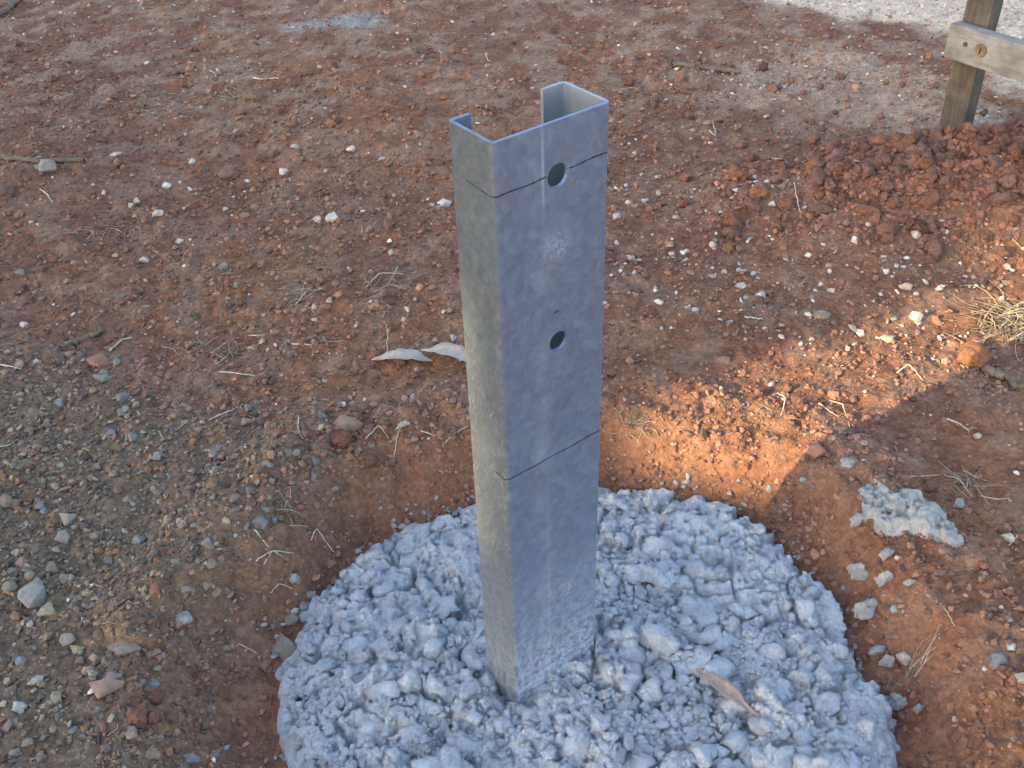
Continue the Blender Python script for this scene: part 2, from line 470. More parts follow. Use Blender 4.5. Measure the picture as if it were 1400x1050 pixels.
def build_ground():
    ys = [-0.34]
    while ys[-1] < 2.75:
        ys.append(ys[-1] + 0.0030 * ((ys[-1] + 0.95) / 1.1) ** 1.5)
    d = 0.02
    while ys[-1] < 320:
        ys.append(ys[-1] + d); d *= 1.22
    back = []; d = 0.01; yb = -0.34
    while yb > -320:
        yb -= d; back.append(yb); d *= 1.3
    ys = np.array(back[::-1] + ys)
    nc = 400
    t = np.linspace(-1, 1, nc)
    hw = 0.74 + 0.40 * np.clip(ys + 0.1, 0, 3.2)
    outs = []; d = 0.01; a = 0.0
    while a < 320:
        a += d; outs.append(a); d *= 1.3
    outs = np.array(outs)
    X = np.concatenate([-hw[:, None] - outs[::-1][None, :], hw[:, None] * t[None, :], hw[:, None] + outs[None, :]], 1)
    Y = np.repeat(ys[:, None], X.shape[1], 1)
    Z = H(X, Y)
    V = np.stack([X, Y, Z], -1).reshape(-1, 3)
    nr, ncol = X.shape
    i = np.arange(nr * ncol).reshape(nr, ncol)
    F = np.stack([i[:-1, :-1], i[:-1, 1:], i[1:, 1:], i[1:, :-1]], -1).reshape(-1, 4)
    me = np_mesh('ground', V, F, soil_colour(X, Y).reshape(-1, 3))
    o = link_mesh('ground', me, M_SOIL)
    tag(o, 'bare red-brown earth with a shallow dug pit round the footing', 'ground', kind='structure')
build_ground()

# ------------------------------------------------------------------ lumpy concrete crusts
def raster_lumps(Hh, X0, Y0, res, U, V, n, rmin, rmax, sink, flat, rng, mask, prev_w=1.0, amp=None):
    """raise rounded lumps on a height grid: each one keeps its own outline and leaves a crevice between"""
    ny, nx = Hh.shape
    base = Hh.copy()
    jj, ii = np.nonzero(mask)
    pick = rng.integers(0, len(jj), n)
    rs = rmin + (rmax - rmin) * rng.random(n) ** 1.8
    for k in range(n):
        cy, cx = jj[pick[k]], ii[pick[k]]
        r = rs[k]
        if amp is not None and rng.random() > amp[cy, cx]: continue
        w = int(r * 1.7 / res) + 2
        a, b_, c, d = max(0, cy - w), min(ny, cy + w + 1), max(0, cx - w), min(nx, cx + w + 1)
        gx = (np.arange(c, d) * res + U[a:b_, c:d] * r * 0.55) - cx * res - U[cy, cx] * r * 0.55
        gy = (np.arange(a, b_)[:, None] * res + V[a:b_, c:d] * r * 0.55) - cy * res - V[cy, cx] * r * 0.55
        th = rng.random() * math.pi; e = 0.7 + 0.5 * rng.random()
        u = (gx * math.cos(th) + gy * math.sin(th)) / e; v = (-gx * math.sin(th) + gy * math.cos(th)) * e
        q = (u * u + v * v) / (r * r)
        sl = (gx * rng.normal(0, .28) + gy * rng.normal(0, .28)) * (1.0 if r > 0.004 else 0.4)
        prof = np.clip(1 - q ** 1.5, 0, 1) ** 0.5 * r * flat * rng.uniform(.6, 1.1) + sl
        z = base[cy, cx] - r * sink + prof
        z = np.where(q < 1, z, -9)
        Hh[a:b_, c:d] = np.maximum(Hh[a:b_, c:d], z)
    return Hh

def worley(X, Y, cell, seed, warp=0.55):
    wx = X + (fbm(X, Y, 0.8 / cell, 3, seed) - .5) * cell * warp * 2; wy = Y + (fbm(X, Y, 0.8 / cell, 3, seed + 2) - .5) * cell * warp * 2
    u = wx / cell; v = wy / cell; iu = np.floor(u).astype(int); iv = np.floor(v).astype(int)
    f1 = np.full(X.shape, 9.0); f2 = np.full(X.shape, 9.0)
    for a in (-1, 0, 1):
        for b_ in (-1, 0, 1):
            ju = _T[(iu + a + seed * 7) & 255, (iv + b_) & 255]; jv = _T[(iu + a) & 255, (iv + b_ + seed * 13 + 5) & 255]
            d = np.hypot(iu + a + ju - u, iv + b_ + jv - v)
            f2 = np.minimum(f2, np.maximum(f1, d)); f1 = np.minimum(f1, d)
    return f1, f2
def crust(name, poly, top_fn, floor_fn, res, levels, seed, edge, amp_fn=None, pad=0.03, parent=None, crack=None, mat=None):
    rng = np.random.default_rng(seed)
    px = np.array([p[0] for p in poly]); py = np.array([p[1] for p in poly])
    x0, x1, y0, y1 = px.min() - pad, px.max() + pad, py.min() - pad, py.max() + pad
    xs = np.arange(x0, x1, res); ys = np.arange(y0, y1, res)
    X, Y = np.meshgrid(xs, ys)
    sd = sdpoly(X, Y, poly) + (fbm(X, Y, 16, 4, seed) - 0.5) * 0.028 + (fbm(X, Y, 60, 3, seed + 9) - 0.5) * 0.014
    t = np.clip(-sd / edge, 0, 1)
    floor = floor_fn(X, Y) - 0.006
    prof = np.sqrt(1 - (1 - t) ** 2)
    Hh = floor + (top_fn(X, Y) - floor) * prof
    U = (fbm(X, Y, 45, 4, seed + 3) - 0.5) * 3.2; V = (fbm(X, Y, 45, 4, seed + 5) - 0.5) * 3.2
    U2 = (fbm(X, Y, 150, 4, seed + 13) - 0.5) * 3.2; V2 = (fbm(X, Y, 150, 4, seed + 15) - 0.5) * 3.2
    amp = None if amp_fn is None else amp_fn(X, Y)
    mask = sd < -0.006
    Hh = Hh - 0.02 * sstep(-0.002, 0.010, sd)
    for li, (n, ra, rb, sink, flat) in enumerate(levels):
        Hh = raster_lumps(Hh, x0, y0, res, U if li < 1 else U2, V if li < 1 else V2, n, ra, rb, sink, flat, rng, mask, amp=amp if li > 0 else None)
    Hh = Hh + ((fbm(X, Y, 190, 3, seed + 31) - 0.5) * 0.0065 + (fbm(X, Y, 80, 3, seed + 33) - 0.5) * 0.007 - 0.006 * sstep(0.63, 0.72, fbm(X, Y, 110, 2, seed + 37))) * np.clip(t * 2, 0, 1)
    if crack is not None: Hh = Hh - crack(X, Y) * np.clip(t * 2, 0, 1)
    for _ in range(1):
        Q = np.pad(Hh, 1, mode='edge'); Hh = 0.5 * Hh + 0.125 * (Q[:-2, 1:-1] + Q[2:, 1:-1] + Q[1:-1, :-2] + Q[1:-1, 2:])
    keep = sd < 0.012
    idx = -np.ones(X.shape, int)
    q = keep[:-1, :-1] & keep[1:, :-1] & keep[:-1, 1:] & keep[1:, 1:]
    use = np.zeros(X.shape, bool)
    for a in (slice(None, -1), slice(1, None)):
        for b_ in (slice(None, -1), slice(1, None)): use[a, b_] |= q
    idx[use] = np.arange(use.sum())
    F = np.stack([idx[:-1, :-1][q], idx[:-1, 1:][q], idx[1:, 1:][q], idx[1:, :-1][q]], -1)
    Vv = np.stack([X[use], Y[use], Hh[use]], -1)
    o = link_mesh(name, np_mesh(name, Vv, F), mat or M_CONC, parent)
    return o, (xs, ys, Hh)

POST_W, POST_H, POST_F, POST_L, POST_T = 0.152 * S, 0.8802 * S, 0.0745 * S, 0.0261 * S, 0.0030
_c, _s = math.cos(YAW), math.sin(YAW)
def post_pt(lx, ly):
    return np.array([lx * _c - ly * _s, lx * _s + ly * _c])

def foot_top(x, y):
    z = -0.004 + 0.010 * sstep(0.0, 0.25, x) + (fbm(x, y, 9, 3, 101) - 0.5) * 0.030
    z = z + 0.012 * np.exp(-(((x - 0.02) / 0.2) ** 2 + ((y + 0.02) / 0.15) ** 2))
    # sunk collar where the near edge of the post cuts in
    z = z - 0.030 * np.exp(-((x / 0.024) ** 2 + ((y - 0.004) / 0.020) ** 2))
    z = z - 0.018 * np.exp(-(((x + 0.022) / 0.016) ** 2 + ((y - 0.045) / 0.03) ** 2))
    return z
def foot_amp(x, y):
    a = 1.0 - 0.92 * sstep(0.47, 0.60, fbm(x, y, 9, 3, 111))
    a = a - 0.6 * np.exp(-(((x - 0.06) / 0.05) ** 2 + ((y + 0.03) / 0.03) ** 2))
    return np.clip(a, 0.04, 1)
def foot_crack(x, y):
    f1, f2 = worley(x, y, 0.040, 3); g1, g2 = worley(x, y, 0.019, 8)
    m1 = sstep(0.50, 0.62, fbm(x, y, 12, 3, 141)); m2 = sstep(0.54, 0.64, fbm(x, y, 20, 3, 143))
    c = 0.014 * m1 * sstep(0.10, 0.0, f2 - f1) + 0.009 * m2 * sstep(0.15, 0.0, g2 - g1)
    # odd voids between lumps
    c = c + 0.008 * sstep(0.66, 0.74, fbm(x, y, 34, 3, 147))
    return c
foot, FOOT_GRID = crust('concrete_footing', FOOT, foot_top, H, 0.0016,
    [(110, 0.016, 0.040, 0.30, 0.40), (500, 0.005, 0.014, 0.34, 0.50), (9000, 0.0017, 0.0040, 0.40, 0.75)], 201, 0.045, foot_amp, crack=foot_crack)
tag(foot, 'lumpy pale blue-grey fresh concrete footing round the steel post', 'concrete footing')
def foot_z(x, y):
    xs, ys, Hh = FOOT_GRID
    i = int(np.clip((x - xs[0]) / (xs[1] - xs[0]), 0, len(xs) - 1)); j = int(np.clip((y - ys[0]) / (ys[1] - ys[0]), 0, len(ys) - 1))
    return float(Hh[j, i])
def on_foot(px, py):
    z = 0.0
    for _ in range(8):
        p = P(px, py, z); z = 0.5 * z + 0.5 * foot_z(p[0], p[1])
    return np.array([p[0], p[1], z])

SPL = poly_at([(1174, 672), (1194, 670), (1218, 686), (1252, 688), (1282, 704), (1302, 728), (1322, 752), (1296, 760), (1262, 746),
               (1238, 728), (1204, 718), (1180, 704)], GZ)
def spl_crack(x, y):
    n = np.abs(fbm(x, y, 26, 3, 131) - 0.5)
    return 0.006 * sstep(0.018, 0.0, n)
spl, _ = crust('concrete_spill', SPL, lambda x, y: H(x, y) + 0.008 + (fbm(x, y, 30, 3, 121) - 0.5) * 0.012, H, 0.0016,
    [(40, 0.008, 0.018, 0.72, 0.8), (420, 0.0028, 0.007, 0.6, 0.9)], 301, 0.022, None, 0.02, None, spl_crack, M_DRY)
tag(spl, 'cracked slab of spilled grey concrete on the soil right of the footing', 'concrete spill')

# ------------------------------------------------------------------ stones and clods: shapes
def ico(sub):
    bm = bmesh.new(); bmesh.ops.create_icosphere(bm, subdivisions=sub, radius=1.0)
    V = np.array([v.co[:] for v in bm.verts]); F = np.array([[v.index for v in f.verts] for f in bm.faces]); bm.free()
    return V, F
def rock_shape(sub, seed, planes=11, rough=0.05):
    rng = np.random.default_rng(seed); V, F = ico(sub)
    n = rng.normal(size=(planes, 3)); n /= np.linalg.norm(n, axis=1)[:, None]
    d = 0.62 + 0.3 * rng.random(planes)
    dots = V @ n.T
    r = np.min(np.where(dots > 0.05, d[None, :] / np.maximum(dots, 0.05), 9), axis=1)
    r = np.minimum(r, 1.15)
    for k in range(len(V)):
        r[k] *= 1 + rough * mnoise.fractal(Vector(V[k] * 2.0) + Vector((seed * 3.1, 0, 0)), 0.8, 2.0, 3)
    W = V * r[:, None]
    return W / np.abs(W).max(0).mean(), F
def clod_shape(sub, seed, amt=0.28):
    V, F = ico(sub); r = np.ones(len(V))
    off = Vector((seed * 5.3, seed * 1.7, 0))
    for k in range(len(V)):
        p = Vector(V[k]) + off
        low = mnoise.noise(p * 1.1) + 0.5 * mnoise.noise(p * 2.3)
        d1 = mnoise.voronoi(p * 2.2)[0][0]; d2 = mnoise.voronoi(p * 4.6 + off)[0][0]
        r[k] = 1 + amt * (1.0 * low + 0.75 * (0.5 - d1) + 0.45 * (0.5 - d2)) + 0.12 * amt * mnoise.noise(p * 11)
    W = V * r[:, None]
    return W / np.abs(W).max(0).mean(), F
def hull_rock(seed, npts=15, bev=0.06, rough=0.035):
    rng = np.random.default_rng(seed)
    pts = rng.normal(size=(npts, 3)); pts /= np.linalg.norm(pts, axis=1)[:, None]
    pts *= (0.8 + 0.3 * rng.random((npts, 1)))
    bm = bmesh.new()
    vs = [bm.verts.new(p) for p in pts]
    r = bmesh.ops.convex_hull(bm, input=vs)
    bmesh.ops.delete(bm, geom=[v for v in bm.verts if not v.link_faces], context='VERTS')
    bmesh.ops.bevel(bm, geom=list(bm.edges), offset=bev, segments=2, affect='EDGES', profile=0.6, clamp_overlap=True)
    bmesh.ops.triangulate(bm, faces=bm.faces)
    for v in bm.verts: v.co += mnoise.noise_vector(v.co * 3 + Vector((seed, 0, 0))) * rough
    bm.verts.index_update()
    V = np.array([v.co[:] for v in bm.verts]); F = np.array([[v.index for v in f.verts] for f in bm.faces]); bm.free()
    V -= (V.max(0) + V.min(0)) / 2
    return V / np.abs(V).max(0).mean(), F
def icosa():
    g = (1 + 5 ** 0.5) / 2
    v = np.array([(-1, g, 0), (1, g, 0), (-1, -g, 0), (1, -g, 0), (0, -1, g), (0, 1, g), (0, -1, -g), (0, 1, -g), (g, 0, -1), (g, 0, 1), (-g, 0, -1), (-g, 0, 1)], float)
    v /= np.linalg.norm(v[0])
    f = np.array([(0, 11, 5), (0, 5, 1), (0, 1, 7), (0, 7, 10), (0, 10, 11), (1, 5, 9), (5, 11, 4), (11, 10, 2), (10, 7, 6), (7, 1, 8), (3, 9, 4), (3, 4, 2), (3, 2, 6), (3, 6, 8), (3, 8, 9), (4, 9, 5), (2, 4, 11), (6, 2, 10), (8, 6, 7), (9, 8, 1)])
    return v, f
SMALL0 = []
for i in range(14):
    rr = np.random.default_rng(70 + i); V0, F0 = icosa()
    SMALL0.append((V0 * (1 + 0.30 * rr.normal(size=(12, 1)).clip(-1.2, 1.2)) + 0.08 * rr.normal(size=(12, 3)), F0))

def rot_mats(n, rng, tilt=1.0):
    q = rng.normal(size=(n, 4)); q[:, 1:3] *= tilt; q /= np.linalg.norm(q, axis=1)[:, None]
    w, x, y, z = q.T
    return np.stack([np.stack([1 - 2 * (y * y + z * z), 2 * (x * y - z * w), 2 * (x * z + y * w)], -1),
                     np.stack([2 * (x * y + z * w), 1 - 2 * (x * x + z * z), 2 * (y * z - x * w)], -1),
                     np.stack([2 * (x * z - y * w), 2 * (y * z + x * w), 1 - 2 * (x * x + y * y)], -1)], 1)
def scatter(name, protos, pos, rad, col, rng, mat, aniso=0.3, smooth=False, flatz=0.8):
    n = len(pos); Vs, Fs, Cs = [], [], []; off = 0
    which = rng.integers(0, len(protos), n)
    sc = rad[:, None] * (1 + aniso * rng.normal(size=(n, 3)).clip(-1.6, 1.6))
    R = rot_mats(n, rng)
    for k, (V, F) in enumerate(protos):
        s = np.nonzero(which == k)[0]
        if not len(s): continue
        W = V[None] * sc[s][:, None, :]
        W = np.einsum('nij,nvj->nvi', R[s], W)
        W[..., 2] *= flatz
        W = W + pos[s][:, None, :]
        nv = len(V)
        Fk = F[None] + (np.arange(len(s)) * nv)[:, None, None] + off
        Vs.append(W.reshape(-1, 3)); Fs.append(Fk.reshape(-1, 3)); Cs.append(np.repeat(col[s], nv, 0))
        off += nv * len(s)
    me = np_mesh(name, np.concatenate(Vs), np.concatenate(Fs), np.concatenate(Cs), smooth)
    return link_mesh(name, me, mat)

def sample_ground(n, rng, ymax=2.7, power=1.0):
    """even scatter over the stretch of ground in front of the camera"""
    out = []
    y0 = -0.30
    while sum(map(len, out)) < n:
        y = y0 + (ymax - y0) * rng.random(n * 2) ** power
        hw = 0.66 + 0.40 * np.clip(y + 0.1, 0, 3.2)
        x = (rng.random(n * 2) * 2 - 1) * 1.8
        k = np.abs(x) < hw
        out.append(np.stack([x[k], y[k]], -1))
    return np.concatenate(out)[:n]
def pick(cols, n, rng, w=None):
    cols = np.array(cols, float)
    c = cols[rng.choice(len(cols), n, p=w)]
    return c * (1 + 0.16 * rng.normal(size=(n, 1))).clip(0.6, 1.5)

REDS = [(0.225, 0.114, 0.078), (0.272, 0.132, 0.082), (0.170, 0.096, 0.074), (0.270, 0.160, 0.115), (0.215, 0.120, 0.088)]
GREYS = [(0.22, 0.20, 0.165), (0.17, 0.16, 0.145), (0.27, 0.23, 0.175), (0.20, 0.15, 0.10), (0.14, 0.14, 0.135), (0.31, 0.28, 0.23), (0.24, 0.14, 0.095)]
WHITE = [(0.52, 0.44, 0.36), (0.44, 0.34, 0.265), (0.60, 0.54, 0.46), (0.34, 0.25, 0.19)]

# ---- red crumbs of soil: a mass nobody could count
rng = np.random.default_rng(1001)
p = sample_ground(92000, rng, 2.7, 1.25)
x, y = p[:, 0], p[:, 1]
sd = sdpoly(x, y, FOOT); sg = sdpoly(x, y, GRAVEL) + (fbm(x, y, 12, 3, 71) - 0.5) * 0.09
dens = sstep(0.02, 0.12, sd + (fbm(x, y, 14, 3, 152) - 0.5) * 0.10) * (0.35 + 0.65 * sstep(0.36, 0.56, fbm(x, y, 6, 3, 151)))
dens = np.maximum(dens, 0.42 * (sd > 0.004) * (0.3 + sstep(0.4, 0.6, fbm(x, y, 20, 3, 221))))
dens *= 1 - 0.75 * sstep(0.08, -0.10, sg)
dens *= 1 - 0.55 * sstep(1.15, 1.8, y + 0.25 * x * (x < 0))
dens *= 1 - 0.6 * sstep(0.05, -0.05, sdpoly(x, y, PALE))
k = rng.random(len(x)) < dens
x, y = x[k], y[k]
r = 0.0011 + 0.0026 * rng.random(len(x)) ** 2.5 + 0.0028 * (rng.random(len(x)) < 0.04)
r *= 1 + 0.15 * sstep(0.6, 1.6, y)
# bits that rolled down the sides of the pit
q = sample_ground(60000, rng, 0.75, 1.0); sq = sdpoly(q[:, 0], q[:, 1], FOOT)
q = q[(sq > 0.0) & (sq < 0.15) & (sdpoly(q[:, 0], q[:, 1], GRAVEL) > -0.03) & (rng.random(len(q)) < 0.15 + 0.7 * sstep(0.42, 0.62, fbm(q[:, 0], q[:, 1], 16, 3, 261)))][:6500]
x = np.concatenate([x, q[:, 0]]); y = np.concatenate([y, q[:, 1]]); r = np.concatenate([r, 0.0010 + 0.0034 * rng.random(len(q)) ** 2.2])
pos = np.stack([x, y, H(x, y) + r * 0.35], -1)
col = pick(REDS, len(x), rng) * 0.6 + soil_colour(x, y) * 0.45
col *= (1 + 0.22 * rng.normal(size=(len(x), 1))).clip(0.5, 1.7)
o = scatter('soil_crumbs', SMALL0, pos, r, col, rng, M_CRUMB, 0.25, False)
tag(o, 'loose red-brown soil crumbs strewn over the open ground', 'soil', kind='stuff')

rng = np.random.default_rng(1010)
n = 5200
x = MOUND[0] - 0.03 + rng.normal(0, 0.19, n); y = MOUND[1] - 0.01 + rng.normal(0, 0.085, n)
r = 0.0016 + 0.0050 * rng.random(n) ** 2
pos = np.stack([x, y, H(x, y) + r * 0.3], -1)
o = scatter('heap_crumbs', SMALL0, pos, r, pick([(0.27, 0.12, 0.075), (0.31, 0.135, 0.08), (0.22, 0.11, 0.08)], n, rng), rng, M_CRUMB, 0.25, False)
tag(o, 'loose rust-red crumbs filling the soil heap at the stake', 'soil', kind='stuff')

# ---- fine gravel at the left
rng = np.random.default_rng(1002)
p = sample_ground(120000, rng, 1.2, 1.0); x, y = p[:, 0], p[:, 1]
sg = sdpoly(x, y, GRAVEL) + (fbm(x, y, 12, 3, 71) - 0.5) * 0.09
sd = sdpoly(x, y, FOOT)
k = (rng.random(len(x)) < np.maximum(sstep(0.10, -0.10, sg) * (0.45 + 0.55 * sstep(0.35, 0.55, fbm(x, y, 9, 3, 161))), 0.07 * sstep(0.5, 0.1, sg))) & (sd > 0.05)
x, y = x[k], y[k]
r = 0.0011 + 0.0026 * rng.random(len(x)) ** 2.6 + 0.002 * (rng.random(len(x)) < 0.05)
pos = np.stack([x, y, H(x, y) + r * 0.4], -1)
o = scatter('fine_gravel', SMALL0, pos, r, pick(GREYS, len(x), rng) * np.array([0.95, 0.80, 0.66]), rng, M_CRUMB, 0.35, False, 0.7)
tag(o, 'fine grey-brown crushed gravel spread over the ground at the left', 'gravel', kind='stuff')

# ---- pale grit
rng = np.random.default_rng(1003)
p = sample_ground(34000, rng, 2.7, 1.0); x, y = p[:, 0], p[:, 1]
sd = sdpoly(x, y, FOOT)
w = 0.09 + 0.65 * sstep(0.08, -0.05, sdpoly(x, y, PALE) + (fbm(x, y, 7, 4, 81) - 0.5) * 0.5) \
    + 0.45 * sstep(0.08, -0.05, sdpoly(x, y, PALE2) + (fbm(x, y, 9, 4, 91) - 0.5) * 0.35) \
    + 0.42 * sstep(0.12, -0.08, sdpoly(x, y, WHITES) + (fbm(x, y, 8, 3, 99) - 0.5) * 0.25)
k = (rng.random(len(x)) < w) & (sd > 0.06)
x, y = x[k], y[k]
r = 0.0008 + 0.0028 * rng.random(len(x)) ** 2.6
r *= 1 + 0.3 * sstep(1.0, 1.8, y) + 0.35 * (sdpoly(x, y, WHITES) < 0)
pos = np.stack([x, y, H(x, y) + r * 0.5], -1)
o = scatter('pale_grit', SMALL0, pos, r, pick(WHITE, len(x), rng), rng, M_CRUMB, 0.35, False, 0.7)
tag(o, 'fine cream and white stone grit sprinkled over the red soil', 'grit', kind='stuff')

# ------------------------------------------------------------------ single stones
ROCK_ME = [np_mesh('stone', *hull_rock(200 + i, 13 + i % 5), smooth=True) for i in range(10)]
CLOD_ME = [np_mesh('clod', *clod_shape(4, 300 + i, 0.36), smooth=True) for i in range(8)]
LUMP_ME = [np_mesh('lump', *clod_shape(3, 400 + i, 0.58), smooth=True) for i in range(10)]
PEB_ME = [np_mesh('pebble', *(hull_rock(500 + i, 14 + i % 4, 0.07) if i % 2 else rock_shape(3, 520 + i, 12, 0.1)), smooth=True) for i in range(10)]
KEYCLOD = [np_mesh('clod', *clod_shape(3, 350 + i, 0.55), smooth=True) for i in range(8)]
def with_mat(ml, mt):
    out = []
    for me in ml:
        c = me.copy(); c.materials.append(mt)
        if mt is M_STONE: c.set_sharp_from_angle(angle=math.radians(32))
        out.append(c)
    return out
STONE_V = with_mat(ROCK_ME, M_STONE); CLOD_V = with_mat(CLOD_ME, M_CLOD); CONC_V = with_mat(LUMP_ME, M_CONC); DRY_V = with_mat(LUMP_ME, M_DRY)
PEB_V = with_mat(PEB_ME, M_STONE); SMALLCLOD_V = with_mat(KEYCLOD, M_CLOD)
rs = random.Random(9)
def place(name, meshes, px, py, w, h, col, label, cat, group=None, at=None, sink=0.25, thick=None):
    """one stone, w wide and h deep as sighted (in sighted pixels)"""
    p = on_ground(px, py) if at is None else at
    s = px_size(p)
    k_ = 0.86 if cat in ('stone', 'pebble') else 1.0
    a = w * s * 0.5 * k_
    hh = h * s * 0.5 * k_
    # sighted height of a lying stone is part thickness, part depth
    tz = thick * s * 0.62 if thick else min(a, hh) * 0.95
    b = max((hh - tz * 0.62) / 0.62, a * 0.55) if thick else min(hh * 1.15, a * 1.3)
    o = bpy.data.objects.new(name, rs.choice(meshes)); C.objects.link(o)
    o.scale = (a, b, tz)
    o.rotation_euler = (rs.uniform(-.15, .15), rs.uniform(-.15, .15), rs.uniform(-.35, .35) + (math.pi if rs.random() < .5 else 0))
    if meshes is SMALLCLOD_V:
        o.scale = [(a * b * tz) ** (1 / 3) * rs.uniform(.8, 1.25) for _ in range(3)]
        o.rotation_euler = [rs.uniform(0, 6.28) for _ in range(3)]
    o.location = (p[0], p[1] , p[2] + tz * (1 - 2 * sink) * 0.9)
    g_ = 0.95 if col[0] > 0.45 else 1.12
    o.color = (col[0] * g_, col[1] * g_, col[2] * g_, 1)
    tag(o, label, cat, group)
    return o
GY = (0.17, 0.165, 0.15); TAN = (0.235, 0.20, 0.145); OLV = (0.19, 0.17, 0.12); BLU = (0.155, 0.165, 0.175); RDB = (0.20, 0.095, 0.06)
BRN = (0.165, 0.09, 0.065); ORG = (0.26, 0.115, 0.055); WHT = (0.60, 0.55, 0.48); CRM = (0.52, 0.41, 0.29); PNK = (0.30, 0.19, 0.15); CON = (0.4, 0.4, 0.4)
